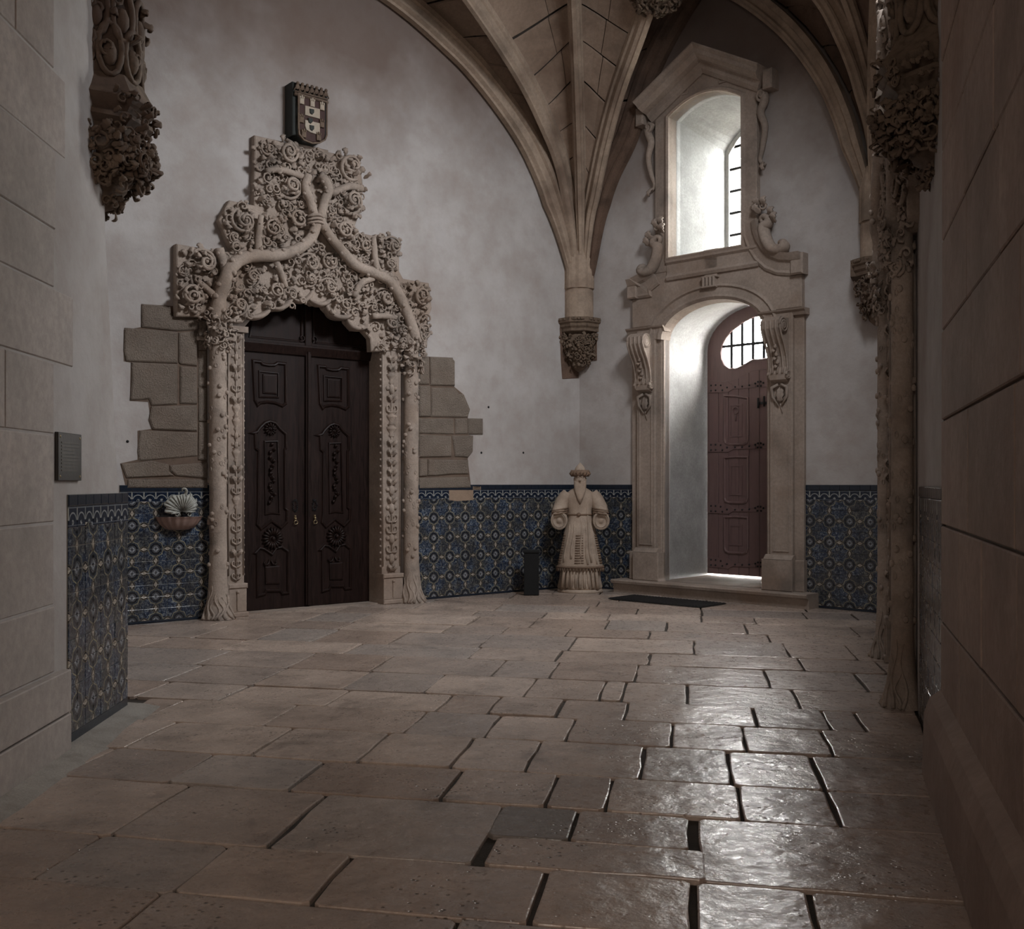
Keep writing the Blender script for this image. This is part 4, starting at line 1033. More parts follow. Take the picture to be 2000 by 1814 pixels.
inner = [(dw*math.cos(math.pi*i/18)*1.01, dsp+(dtop-dsp)*math.sin(math.pi*i/18)*1.01) for i in range(19)]
body = body+[(dw, zcap+.05)]+inner+[(-dw, zcap+.05)]
mb = MB(); mb.poly(body, -.08, 0, bev=.008); mb.build('spandrel', ST2, sur)
CORN = [(-.26, .0), (-.26, .10), (-.23, .12), (-.20, .11), (-.10, .13), (-.07, .17), (-.02, .20), (.02, .22), (.02, 0)]
shrC = [p for p in shr if p[0] > wx0+ww+.22]; shlC = [p for p in shl if p[0] < wx0-ww-.22]
mb = MB(); mb.mould([(x, z) for x, z in shrC]+[(xo, zcor)], [(o, p) for o, p in CORN], y=0)
mb.mould([(-xo, zcor)]+shlC, [(o, p) for o, p in CORN], y=0); 
for sg in (-1, 1): a, b = sorted((sg*(xs-.02), sg*(xo+.03))); mb.bbox(a, b, -.16, 0, zcor-.26, zcor+.015, .02)
mb.build('cornice', ST2, sur)
mb = MB(); zt_ = base_z
xr_, xl_ = shr[0][0], shl[-1][0]
mb.mould([(xl_+.0, zt_+.14), (xr_, zt_+.14)], [(-.28, 0), (-.28, .11), (-.24, .13), (-.20, .10), (-.06, .10), (-.03, .13), (0, .13), (0, 0)]); mb.build('string_course', ST2, sur)
# archivolt and keystone
mb = MB(); ar = [(dw*math.cos(math.pi*i/24), dsp+(dtop-dsp)*math.sin(math.pi*i/24)) for i in range(25)]
mb.mould(ar, [(.02, -.1), (.0, .10), (-.04, .13), (-.07, .12), (-.16, .115), (-.18, .14), (-.21, .13), (-.22, .0)]); mb.build('archivolt', ST2, sur)
mb = MB(); kz = dtop+.2; mb.poly([(-.09, kz-.02), (.09, kz-.02), (.12, kz+.5), (-.12, kz+.5)], -.10, 0, bev=.01)
for i in range(4): mb.bbox(-.10+i*.055, -.065+i*.055, -.17, -.05, kz-.02, kz+.11, .008)
mb.bbox(-.12, .13, -.18, -.05, kz-.04, kz-.015, .008); mb.bbox(-.12, .13, -.16, -.05, kz+.10, kz+.13, .008); mb.build('keystone', ST2, sur)
# window frame
wx = wc-dc
seg = [(x-dc, z) for x, z in segarch(wc, ww, wbot, wsp, wtop)]
xfr = s(1477, 350, .1)[0]-wx; zpr = (s(1251, 206, .38)[1]+s(1492, 103, .38)[1])/2-.05; zap = s(1358, 80, .38)[1]-.05
fw_ = xfr
outer = [(wx-fw_, wbot-.2), (wx+fw_, wbot-.2), (wx+fw_, zpr-.05), (wx, zap-.12), (wx-fw_, zpr-.05)]
mb = MB(); mb.poly([outer, seg], -.09, 0, bev=.008); mb.build('window_surround', ST2, sur)
mb = MB(); mb.mould(seg, [(.0, -.1), (.0, .10), (.02, .125), (.05, .115), (.065, .09)], True); mb.build('window_architrave', ST2, sur)
ex = ((s(1492, 103, .38)[0]-wx)+(wx-s(1251, 206, .38)[0]))/2; print('ex', ex, zpr, zap)
RK = [(-.26, 0), (-.26, .12), (-.21, .16), (-.13, .17), (-.11, .26), (-.06, .33), (-.01, .34), (.03, .38), (.05, .38), (.05, 0)]
mb = MB(); mb.mould([(wx+ex, zpr), (wx, zap), (wx-ex, zpr)][::-1], RK)
mb.build('gable_cornice', ST2, sur)
mb = MB()
for sg in (-1, 1):
    a, b = sorted((wx+sg*(ex-.02), wx+sg*(ex+.12))); mb.bbox(a, b, -.2, 0, zpr-.24, zpr+.02, .02)
mb.build('gable_return', ST2, sur)
mb = MB()                                                   # incised ornament of the gable
def ins(P, cl=False, r=.012): r *= 1.6; mb.sweep([(x, -.095, z) for x, z in P], r, 5, closed=cl)
zt_ = wtop+.14; apz = zap-.38
for sg in (-1, 1):
    ins([(wx+sg*.22, zt_+.12), (wx+sg*.75, zt_-.06), (wx+sg*.26, apz-.12)], True, .013)
ins([(wx+.15*math.cos(t), zt_+.26+.15*math.sin(t)) for t in [i*.5 for i in range(10)]], False, .018)
ins([(wx+.09*math.cos(t), zt_+.26+.09*math.sin(t)) for t in [1+i*.5 for i in range(9)]], False, .012)
mb.build('gable_ornament', ST2, sur)
for sg in (-1, 1):                                          # hanging scrolls beside the window head
    xh = wx+sg*(fw_+.07); mb = MB()
    P = smoothpath([(xh, -.07, zpr-.22), (xh+sg*.05, -.09, zpr-.35), (xh-sg*.01, -.09, zpr-.5), (xh+sg*.05, -.08, zpr-.7), (xh+sg*.01, -.07, zpr-.95), (xh-sg*.04, -.05, zpr-1.12), (xh+sg*.04, -.05, zpr-1.2)], 4)
    mb.sweep(P, [.07-.05*i/len(P) for i in range(len(P))], 7); curl(mb, (xh+sg*.02, -.10, zpr-.28), (0, -1, 0), .08, .03, 1.2, .5)
    leaf(mb, (xh, -.06, zpr-1.15), (0, -1, 0), (sg*.3, 0, -1), .16, .07); mb.build('drop_scroll', ST2, sur)
    # volute riding on the shoulder
    mb = MB(); A = [(x*sg if sg > 0 else -x, z) for x, z in shr]
    k = 1.0
    def sv(zx, zy): x, z = c8(zx, zy, .15); return (sg*x if sg > 0 else -x, -.14, z)
    P = smoothpath([sv(*p) for p in ((1400, 330), (1370, 270), (1400, 235), (1450, 260), (1440, 310), (1395, 360), (1420, 480), (1480, 580), (1560, 600), (1610, 560), (1600, 520), (1565, 535))], 5); m = len(P)
    mb.sweep(P, [lerp(.02, .075, min(1, i/(m*.45)))*(1 if i < m*.8 else 1-.6*(i-m*.8)/(m*.2)) for i in range(m)], 8, (1.5, 1))
    for zx, zy, d in ((1350, 200, -1), (1400, 130, .4), (1470, 240, .8), (1500, 300, .8), (1350, 130, -.5)):
        leaf(mb, sv(zx, zy), (0, -1, 0), (sg*d*.5, 0, 1), .17, .10, .6)
    curl(mb, sv(1400, 120), (0, -1, 0), .06, .022); mb.build('volute', ST2, sur)
step = None
mb = MB(); mb.mould([(-xo-.18, stepz-.05), (xo+.18, stepz-.05)], [(-.15, -.02), (-.15, .26), (-.02, .27), (.0, .33), (.035, .34), (.05, .32), (.05, -.02)])
mb.box(-dw-.1, dw+.1, -.02, DD-.02, 0, stepz); mb.box(-bw, bw, .4, DD+.05, 0, stepz-.002); step = mb.build('threshold_step', ST2, sur)
# ------------------------------------------------------------------ studded door
door_2 = empty('door_2', TM(FR.M, dc)); door_2['kind'] = 'structure'
def d(px, py): x, z = FR.h(px, py, -DD); return (x-dc, z)
def d4(zx, zy): return d(1200+zx/2.79, 550+zy/2.79)
def d9(zx, zy): return d(1360+zx/9.07, 580+zy/9.07)
hole_l = [d9(*p) for p in ((1040, 325), (830, 430), (640, 570), (520, 710), (450, 850), (430, 1000), (440, 1110), (495, 1230), (590, 1298), (720, 1290), (840, 1240), (1000, 1140), (1150, 1085))]
hole_l = [(x, z) for x, z in hole_l if x < -.03]
hole = hole_l+mir(hole_l)
zb_ = stepz+.03
dspb, dtb = dsp-.06, dtop+.12
ol = [(-bw+.01, zb_)]+[(-(bw-.01)*math.cos(math.pi*i/20), dspb+(dtb-dspb-.01)*math.sin(math.pi*i/20)) for i in range(21)]+[(bw-.01, zb_)]
mb = MB(); mb.poly([ol, hole], DD-.02, DD+.06); leaf2 = mb.build('door_leaf', WD2, door_2)
zrail = d4(540, 540)[1]
# planks below the curved rail, each with its own edges
rail_l = [d4(*p) for p in ((525, 545), (590, 548), (640, 545), (700, 520), (760, 485), (835, 472))]
rail_l = [(x, z) for x, z in rail_l if x < .03]
def railz(x):
    x = -abs(x)
    for (a, b), (c_, e) in zip(rail_l, rail_l[1:]):
        if a <= x <= c_: return lerp(b, e, (x-a)/(c_-a))
    return rail_l[-1][1] if x > rail_l[0][0] else rail_l[0][1]
np_ = 10; pwid = (2*bw-.1)/np_
for i in range(np_):
    x0 = -bw+.05+i*pwid; x1 = x0+pwid-.006
    mb = MB(); mb.poly([(x0, zb_+.0), (x1, zb_+.0), (x1, railz(x1)), ((x0+x1)/2, railz((x0+x1)/2)), (x0, railz(x0))], DD-.045, DD-.015, bev=.004); mb.build('plank', WD2, leaf2)
def stud(mb, x, z, r=.016): mb.lathe([(r, 0), (r*.8, r*.6), (.001, r*.9)], 8, M=Matrix.Translation((x, DD-.055, z)) @ Matrix.Rotation(math.pi/2, 4, 'X'))
for zy in (580, 905, 1240, 1535):
    z = d4(600, zy)[1]; mb = MB(); mst = MB()
    for sg in (-1, 1):
        mb.poly([(sg*(-bw+.04), z-.06), (sg*(-bw+.04), z+.09), (sg*(-bw+.40), z+.08), (sg*(-bw+.50), z+.015), (sg*(-.06), z+.02), (sg*(-.06), z-.03), (sg*(-bw+.48), z-.03), (sg*(-bw+.40), z-.07)], DD-.058, DD-.04, bev=.002)
        for a, b in ((.1, .05), (.1, -.03), (.18, .05), (.18, -.03), (.27, .04), (.3, -.035), (.38, .0), (.52, 0), (.64, .0), (.76, .01), (.86, .03), (.9, -.01), (.95, .05)):
            stud(mst, sg*(-bw+a), z+b)
    mb.build('strap_hinge', WD2, leaf2); mst.build('stud', IRN, leaf2)
for (za_, zc_) in ((620, 885), (950, 1205), (1275, 1480)):
    for sg in (-1, 1):
        A = d4(610, za_+10); B = d4(735, zc_); x0, x1 = sorted((sg*A[0], sg*B[0])); zt, zb2 = A[1], B[1]
        r = .07; zt = (A[1]+d4(735, za_+10)[1])/2; up_ = .03*sg if za_ == 620 else 0; P = [(x0+r, zb2), (x1-r, zb2), (x1-.02, zb2+.02), (x1, zb2+r), (x1, zt-up_), (x0+(x1-x0)*.5, zt+.01), (x0, zt+up_), (x0, zb2+r), (x0+.02, zb2+.02)]
        mb = MB(); mb.mould(P, [(-.022, 0), (-.018, .02), (.0, .03), (.014, .012), (.02, 0)], True, y=DD-.04)
        a, b = x0+.1, x1-.1
        mb.mould([(a, zb2+.12), (b, zb2+.12), (b, zt-.12), (a, zt-.12)], [(-.012, 0), (-.01, .014), (.01, .014), (.012, 0)], True, y=DD-.04)
        mb.build('panel_moulding', WD2, leaf2)
        if za_ == 620:
            mb = MB(); ring = [((x0+x1)/2+.05*math.cos(t), DD-.06, zt-.2+.05*math.sin(t)) for t in [i*.7 for i in range(9)]]; mb.sweep(ring, .01, 5, closed=True); mb.sweep([((x0+x1)/2, DD-.06, zt-.26), ((x0+x1)/2, DD-.06, zt-.36)], .012, 5); mb.build('knocker', WD2, leaf2)
mb = MB(); z = d4(800, 665)[1]; x = d4(800, 665)[0]
mb.box(x-.02, x+.28, DD-.08, DD-.05, z-.015, z+.02); mb.sweep([(x, DD-.09, z-.07), (x, DD-.09, z+.08)], .014, 6); mb.sweep([(x+.1, DD-.09, z-.05), (x+.1, DD-.09, z+.1)], .014, 6); mb.build('bolt', IRN, leaf2)
mb = MB()
mb.mould([(-bw+.05, zrail)]+[(x, z) for x, z in rail_l]+mir(rail_l)+[(bw-.05, zrail)], [(-.012, 0), (-.01, .02), (.01, .02), (.014, 0)], y=DD-.02); mb.build('curved_rail', WD2, leaf2)
mb = MB(); mb.mould(hole, [(-.0, -.05), (.0, .012), (.02, .014), (.03, 0)], True, y=DD-.02); mb.build('fanlight_rim', WD2, leaf2)
zh0, zh1 = min(z for x, z in hole), max(z for x, z in hole); bz = d9(1000, 825)[1]
xb_ = [d9(*p)[0] for p in ((622, 1000), (812, 1000), (1003, 1000), (1197, 1000))]; sp_ = (xb_[3]-xb_[0])/3
xx = xb_[0]
while xx < -xb_[0]+.05:
    zz_ = [z for z in [zh0+i*.01 for i in range(int((zh1-zh0)/.01))] if pin(hole, xx, z)]
    if zz_: mb = MB(); mb.box(xx-.022, xx+.022, DD+.0, DD+.025, zz_[0]-.04, zz_[-1]+.04); mb.build('grille_bar', IRN, leaf2)
    xx += sp_
mb = MB(); hx = [x for x in [i*.01-bw for i in range(int(2*bw/.01))] if pin(hole, x, bz)]; mb.box(hx[0]-.03, hx[-1]+.03, DD-.004, DD+.02, bz-.020, bz+.020); mb.build('grille_bar', IRN, leaf2)
mb = MB(); mb.poly([(x, z) for x, z in ol], DD+.12, DD+.125) if False else None
# ------------------------------------------------------------------ window
window_1 = empty('window_1', TM(FR.M, wc)); window_1['kind'] = 'structure'
def wv(px, py): x, z = FR.h(px, py, -DW-.05); return (x-wc, z)
wB = [(x-wc, z) for x, z in segarch(wc, bww, wbot-.15, wsp-.25, wsp+.05)]
fi = wv(1427, 300)[0]; fin = inset(wB if False else [(-bww+.0, wbot-.15)]+[(x-wc, z) for x, z in segarch(wc, bww, wbot-.15, wsp-.25, wsp+.05)][1:-1]+[(bww, wbot-.15)], 0.0)
fr = abs(-bww-fi); inn_ = [(-bww+fr, wbot-.0)]+[(x*(bww-fr)/bww, z-fr*1.1) for x, z in wB[1:-1]]+[(bww-fr, wbot-.0)]
mb = MB(); mb.poly([[(-bww-.02, wbot-.17)]+[(x*1.02, z+.02) for x, z in wB[1:-1]]+[(bww+.02, wbot-.17)], inn_], DW+.0, DW+.09); mb.build('window_frame', WHT, window_1)
zs_ = [wv(1445, y)[1] for y in (328, 371, 413, 457)]; dzp = (zs_[0]-zs_[3])/3
ztp = inn_[1][1]; z = zs_[3]-dzp; zl2 = []
while z < ztp+.3:
    if z > wbot+.02: zl2.append(z)
    z += dzp
for z in zl2:
    if z < max(p[1] for p in inn_)-.05: mb = MB(); mb.box(-bww+fr-.01, bww-fr+.01, DW+.03, DW+.06, z-.018, z+.018); mb.build('glazing_bar', IRN, window_1)
nc = max(2, round(2*(bww-fr)/.36)); cw = 2*(bww-fr)/nc
for i in range(1, nc): x = -bww+fr+i*cw; mb = MB(); mb.box(x-.018, x+.018, DW+.035, DW+.055, wbot, ztp+.12); mb.build('glazing_bar', IRN, window_1)
ze = [wbot]+zl2+[max(p[1] for p in inn_)+.02]
for a, b in zip(ze, ze[1:]):
    for i in range(nc):
        if b-a < .05: continue
        mb = MB(); x = -bww+fr+i*cw; mb.box(x+.002, x+cw-.002, DW+.043, DW+.047, a, b); mb.build('pane', GLS, window_1)
# ================================================================== CORBELS
def corbel_small(M, label, ztop, shaft_to):
    """corner corbel: bundled shaft, moulded abacus, leafy basket; local z is height, y into the corner"""
    e = empty('corbel', M); tag(e, label, 'corbel', None)
    mb = MB(); oct_ = [(.24*math.cos(a), .24*math.sin(a)) for a in [math.pi/8+i*math.pi/4 for i in range(8)]]
    def fl(r, z, a): return r*(1+.10*abs(math.sin(a*3.5)) if z > ztop+.45 else 1)
    mb.lathe([(.225, ztop), (.225, ztop+.42), (.215, ztop+.43), (.215, ztop+.45), (.225, ztop+.46), (.22, shaft_to-.1), (.15, shaft_to+.15)], 28, fn=fl, smooth=False); mb.build('shaft', RIB, e)
    mb = MB(); mb.lathe([(.20, ztop-.24), (.30, ztop-.20), (.30, ztop-.16), (.33, ztop-.13), (.33, ztop-.09), (.36, ztop-.07), (.36, ztop), (.24, ztop+.01)], 8, a0=math.pi/8, a1=math.pi/8+2*math.pi, smooth=False)
    mb.box(-.36, .36, -.10, .3, ztop-.2, ztop-.0)
    for i in range(30):
        a = fq.uniform(-math.pi*.97, -.03*math.pi); mb.ball((.345*math.cos(a), .345*math.sin(a), ztop-.03), .02, n=6)
    mb.build('abacus', BRO, e)
    mb = MB(); mb.lathe([(.02, ztop-.80), (.10, ztop-.74), (.14, ztop-.62), (.22, ztop-.5), (.24, ztop-.36), (.20, ztop-.24)], 14)
    for i in range(130):
        a = fq.uniform(-math.pi*1.0, 0); t = fq.random(); z = ztop-.68+.44*t; r = .13+.12*min(1, t*1.6)
        tangle(mb, [(r*math.cos(a), r*math.sin(a), z)], .10, (math.cos(a), math.sin(a), -.2))
    mb.build('leaf_basket', BRO, e)
    return e
import mathutils
def facing(p, to=(0, 2)): 
    a = math.atan2(to[0]-p[0], to[1]-p[1]); return Matrix.Translation((p[0], p[1], 0)) @ Matrix.Rotation(math.pi-a, 4, 'Z')
corbel_small(facing((Cc[0]-.02, Cc[1]-.14)), 'stone corner corbel with leafy basket under the vault ribs between the two doors', 4.10, 5.1)
corbel_small(facing((T0[0]-.09, T0[1]-.12)) @ Matrix.Diagonal((.8, .8, 1, 1)), 'small dark corner corbel half hidden behind the right tree-trunk portal', 4.32, 5.3)
def corbel_big(M, label, Rb, seed, plain=5.05):
    e = empty('wall_corbel', M); tag(e, label, 'corbel')
    fq.seed(seed)
    mb = MB(); mb.lathe([(Rb*.80, 4.22), (Rb*.80, 7.6)], 20, sy=.9); mb.build('shaft', BRO, e)
    mb = MB()
    for k in range(5):                                     # almond shaped loops wound round the shaft
        for lv in range(2):
            a0 = -math.pi+.3+k*.62+lv*.31; zc_ = 4.43+lv*.24; P = []
            for i in range(14):
                t = i/14*2*math.pi; a = a0+.27*math.cos(t); P.append((Rb*.84*math.cos(a), Rb*.76*math.sin(a), zc_+.17*math.sin(t)))
            mb.sweep(P, .022, 5, closed=True); mb.ball((Rb*.8*math.cos(a0), Rb*.72*math.sin(a0), zc_-.03), .05, sc=(1, 1, 1.7)); 
            tangle(mb, [(Rb*.8*math.cos(a0), Rb*.72*math.sin(a0), zc_+.05)], .12, (math.cos(a0), math.sin(a0), 0), 2)
    mb.build('loop_tracery', BRO, e)
    mb = MB(); mb.lathe([(Rb*.78, 3.90), (Rb*.86, 3.94), (Rb*1.0, 3.98), (Rb*.98, 4.01), (Rb*.90, 4.03), (Rb*1.02, 4.08), (Rb*1.08, 4.11), (Rb*1.02, 4.14), (Rb*.96, 4.17), (Rb*.84, 4.25), (Rb*.8, 4.28)], 8, a0=math.pi/8, a1=2*math.pi+math.pi/8, smooth=False); mb.build('moulded_cap', BRO, e)
    mb = MB()
    for i in range(34):
        a = fq.uniform(-math.pi*.75, .15*math.pi); tangle(mb, [(Rb*math.cos(a), Rb*math.sin(a), fq.uniform(3.97, 4.13))], .08, (math.cos(a), math.sin(a), 0))
    mb.build('edge_leaves', BRO, e)
    mb = MB(); mb.lathe([(Rb*.45, 3.55), (Rb*.62, 3.62), (Rb*.74, 3.75), (Rb*.74, 3.93)], 14)
    for i in range(260):
        a = fq.uniform(-math.pi*1.05, .15*math.pi); t = fq.random(); z = 3.60+.28*t; r = Rb*(.66+.28*math.sin(t*2.2))
        tangle(mb, [(r*math.cos(a), r*math.sin(a), z)], .105, (math.cos(a), math.sin(a), 0))
    mb.build('leaf_basket', BRO, e)
    mb = MB(); mb.lathe([(.03, 3.42), (Rb*.35, 3.46), (Rb*.42, 3.50), (Rb*.40, 3.53), (Rb*.52, 3.56), (Rb*.55, 3.6)], 12)
    for i in range(26):
        a = fq.uniform(-math.pi*1.05, .1*math.pi); tangle(mb, [(Rb*.36*math.cos(a), Rb*.36*math.sin(a), fq.uniform(3.44, 3.5))], .08, (math.cos(a), math.sin(a), -.5))
    mb.build('tip', BRO, e); return e
cl = FP.w(FP.x(243)-.28, .10); cr = FT.w(tE-.66, .10)
corbel_big(Matrix.Translation((cl[0]+.02, cl[1]-.05, 0)) @ Matrix.Rotation(math.atan2(FP.u[1], FP.u[0])-.25, 4, 'Z'), 'large carved hanging corbel with looped tracery at the upper left pier', .37, 3)
corbel_big(Matrix.Translation((cr[0], cr[1], 0)) @ Matrix.Rotation(math.atan2(FT.u[1], FT.u[0])+.1, 4, 'Z'), 'large blackened carved corbel high on the right pier above the trunk portal', .42, 4)
bz_ = 7.9; bs = empty('roof_boss', Matrix.Translation((boss[0], boss[1], 0))); tag(bs, 'carved leafy boss hanging where the vault ribs meet above the window', 'boss')
fq.seed(9); mb = MB(); mb.lathe([(.12, bz_-.12), (.24, bz_-.06), (.28, bz_+.06), (.26, bz_+.2)], 14); mb.build('drum', BRO, bs); mb = MB()
for i in range(60):
    a = fq.uniform(0, 6.28); t = fq.random(); r = .1+.2*t; tangle(mb, [(r*math.cos(a), r*math.sin(a), bz_-.13+.12*t)], .15, (math.cos(a)*t, math.sin(a)*t, -1+t*.6))
mb.build('leaves', BRO, bs)
# ================================================================== STATUE
sp0 = gp(1133, 1156); MSt = facing(sp0, (0, 0)); st = empty('statue', MSt)
tag(st, 'life-size weathered stone statue of a bearded man in turban and robe in the corner', 'statue')
def ellip(mb, rows_, n=36, fn=None):                        # rows: (z, cx, cy, rx, ry)
    v = []; f = []
    for i, (z, cx_, cy_, rx, ry) in enumerate(rows_):
        for k in range(n):
            a = 2*math.pi*k/n; q = fn(a, z) if fn else 1; v.append((cx_+rx*q*math.cos(a), cy_+ry*q*math.sin(a), z))
    for i in range(len(rows_)-1):
        for k in range(n): f.append((i*n+k, i*n+(k+1) % n, (i+1)*n+(k+1) % n, (i+1)*n+k))
    f += [tuple(reversed(range(n))), tuple(range((len(rows_)-1)*n, len(rows_)*n))]
    return mb.add(v, f, True)
def folds(a, z): return 1+.07*math.sin(a*9+z*2)+.035*math.sin(a*17+1)
mb = MB(); ellip(mb, [(0, 0, 0, .335, .25), (.03, 0, 0, .335, .25), (.05, 0, 0, .31, .23)], 30); mb.build('base', STA, st)
mb = MB(); ellip(mb, [(.04, 0, 0, .30, .20), (.08, 0, 0, .31, .22), (.2, 0, 0, .285, .20), (.42, 0, 0, .27, .19), (.5, 0, 0, .26, .18)], 48, folds)
for i in range(9):
    x = -.24+i*.06; mb.sweep([(x*.9, -.17+abs(x)*.15, .42), (x, -.2+abs(x)*.15, .25), (x*1.08, -.22+abs(x)*.2, .08)], [.018, .024, .028], 6)
mb.build('under_robe', STA, st)
def robef(a, z): return 1+.02*math.sin(a*8+1)*(1 if z < 1.1 else .3)
RB = [(.36, 0, 0, .335, .23), (.40, 0, 0, .325, .225), (.60, 0, 0, .285, .20), (.9, 0, 0, .225, .17), (1.1, 0, 0, .185, .15), (1.2, 0, 0, .185, .15), (1.28, 0, 0, .21, .155), (1.38, 0, 0, .225, .155), (1.45, 0, 0, .20, .14), (1.50, 0, 0, .135, .11), (1.535, 0, 0, .075, .075)]
mb = MB(); ellip(mb, [tuple(Vector(r)) if False else r for r in RB], 44, robef)
def ry(z):
    for a, b in zip(RB, RB[1:]):
        if a[0] <= z <= b[0]: t = (z-a[0])/(b[0]-a[0]); return lerp(a[3], b[3], t), lerp(a[4], b[4], t)
    return RB[0][3], RB[0][4]
mb.build('robe', STA, st)
BAN = m_stone('brown_statue_trim', (.24, .16, .11), .6, .8, 14, .5, .005, (.14, .095, .07))
def onr(ang, z, e=1.02): rx, r2 = ry(z); return (rx*e*math.cos(ang), r2*e*math.sin(ang), z)
mb = MB()
for i in range(12):                                         # frogging down the front and both sides
    z = .44+i*.036
    for c_, wd_ in ((-math.pi/2-.12, .13), (-math.pi/2+.10, .06)): mb.sweep([onr(c_-wd_, z), onr(c_, z, 1.035), onr(c_+wd_, z)], .008, 5)
    for c_ in (-.28, -math.pi+.28): mb.sweep([onr(c_-.22, z), onr(c_, z, 1.03), onr(c_+.22, z)], .009, 5)
mb.build('frogging', BAN, st)['kind'] = 'stuff'
mb = MB(); mb.sweep([onr(t, .375, 1.02) for t in [i*.2 for i in range(32)]], .018, 6, closed=True)
for i in range(44): a = i*.143; p = onr(a, .36, 1.02); mb.sweep([p, (p[0]*1.02, p[1]*1.02, .31)], [.012, .007], 4)
mb.build('fringed_hem', BAN, st)
mb = MB(); mb.sweep([onr(t, 1.14, 1.03) for t in [i*.2 for i in range(32)]], .012, 5, closed=True); mb.ball(onr(-math.pi/2-.1, 1.14, 1.06), .03); mb.build('sash', BAN, st)
mb = MB()                                                   # drapery folds down the front
for a, z0, z1_ in ((-1.5, 1.1, .5), (-1.2, 1.0, .42), (-1.0, 1.3, .45), (-2.0, 1.05, .5), (-.7, 1.05, .42), (-2.4, 1.0, .45)):
    mb.sweep([onr(a+.05*math.sin(j), lerp(z0, z1_, j/6), .99) for j in range(7)], [.006, .012, .015, .017, .018, .018, .016], 6)
mb.build('front_folds', STA, st)
for sg in (-1, 1):
    mb = MB()
    P = smoothpath([(sg*.17, 0, 1.44), (sg*.235, -.01, 1.36), (sg*.285, -.03, 1.24), (sg*.30, -.07, 1.15)], 5); m = len(P)
    mb.sweep(P, [lerp(.095, .118, i/(m-1)) for i in range(m)], 16, (1, 1.0)); mb.build('upper_sleeve', STA, st)
    mb = MB()
    for j in range(3):
        c_ = Vector((sg*(.292+.004*j), -.05-.015*j, 1.215-.03*j)); mb.sweep([c_+Vector((.118*math.cos(t), .118*math.sin(t), .02*math.cos(t)*-sg)) for t in [i*.45 for i in range(14)]], .011, 5, closed=True)
    mb.build('sleeve_band', BAN, st)
    mb = MB()                                               # wide hanging cuff, open and empty: the hands are lost
    cc = Vector((sg*.30, -.10, 1.06)); ax = Vector((sg*.12, -1, -.15)).normalized(); u_, v_, _ = basis(ax); n = 22; vs = []
    for (d_, r) in ((-.10, .075), (-.02, .12), (.05, .125), (.065, .118), (.06, .10), (.035, .085), (.03, .04), (.045, .03), (.045, .001)):
        for k in range(n): a = 2*math.pi*k/n; vs.append(cc+ax*d_+u_*(r*math.cos(a))+v_*(r*1.12*math.sin(a)))
    mb.add(vs, [(i*n+k, i*n+(k+1) % n, (i+1)*n+(k+1) % n, (i+1)*n+k) for i in range(8) for k in range(n)], True)
    for r in (.105, .088): mb.sweep([cc+ax*.062+u_*(r*math.cos(t))+v_*(r*1.12*math.sin(t)) for t in [i*.4 for i in range(14 if sg > 0 else 16)]], .005, 5, closed=sg < 0)
    mb.build('hanging_cuff', STA, st)
mb = MB()                                                   # shoulder cape and head
ellip(mb, [(1.49, 0, .0, .10, .09), (1.54, 0, -.01, .075, .085), (1.60, 0, -.015, .082, .10), (1.66, 0, -.01, .086, .105), (1.71, 0, 0, .08, .10), (1.75, 0, 0, .06, .08)], 24)
mb.sweep([(0, -.108, 1.675), (0, -.135, 1.64), (0, -.125, 1.625)], [.011, .018, .016], 7)      # nose
for sg in (-1, 1):
    mb.ball((sg*.034, -.098, 1.672), .013); mb.sweep([(sg*.055, -.095, 1.688), (sg*.032, -.112, 1.694), (sg*.012, -.11, 1.688)], .007, 5); mb.ball((sg*.086, .0, 1.65), .02, sc=(.5, 1, 1.5))
mb.sweep([(-.022, -.113, 1.598), (0, -.12, 1.6), (.022, -.113, 1.598)], .007, 5)
mb.build('head', STA, st)
mb = MB()
ellip(mb, [(1.30, .0, -.165, .012, .012), (1.38, 0, -.16, .05, .03), (1.48, 0, -.13, .082, .05), (1.56, 0, -.075, .09, .065), (1.61, 0, -.03, .092, .085), (1.65, 0, .0, .088, .085)], 24)
for i in range(11):
    x = -.06+i*.012; mb.sweep([(x*1.1, -.105, 1.58), (x*1.0, -.165, 1.47), (x*.5, -.182, 1.36)], [.006, .008, .005], 5)
mb.build('beard', STA, st)
mb = MB()
for r_, z_, t_ in ((.085, 1.725, .034), (.098, 1.755, .034)):
    mb.sweep([(r_*math.cos(t)*1.15, r_*math.sin(t)*1.1, z_) for t in [i*.35 for i in range(18)]], t_, 8, closed=True)
for i in range(16):
    t = i*.393; mb.sweep([(.118*math.cos(t), .113*math.sin(t), 1.70), (.145*math.cos(t+.15), .14*math.sin(t+.15), 1.735), (.12*math.cos(t+.3), .115*math.sin(t+.3), 1.785)], [.014, .018, .014], 5)
mb.build('turban', BAN, st)
mb = MB(); ellip(mb, [(1.74, 0, 0, .088, .086), (1.79, 0, 0, .082, .08), (1.83, 0, 0, .064, .062), (1.86, 0, 0, .042, .04), (1.885, 0, 0, .016, .016), (1.90, 0, 0, .005, .005)], 20); mb.build('cap_crown', STA, st)
# ================================================================== SMALL THINGS
bp = gp(1038, 1161); e = empty('dark_pedestal', facing(bp, (0, 0))); tag(e, 'low black box standing on the floor just left of the statue', 'box')
mb = MB(); mb.bbox(-.108, .108, -.10, .10, 0, .60, .008); mb.build('body', BOX, e); mb = MB(); mb.bbox(-.12, .12, -.112, .112, .60, .64, .008); mb.build('lid', BOX, e)
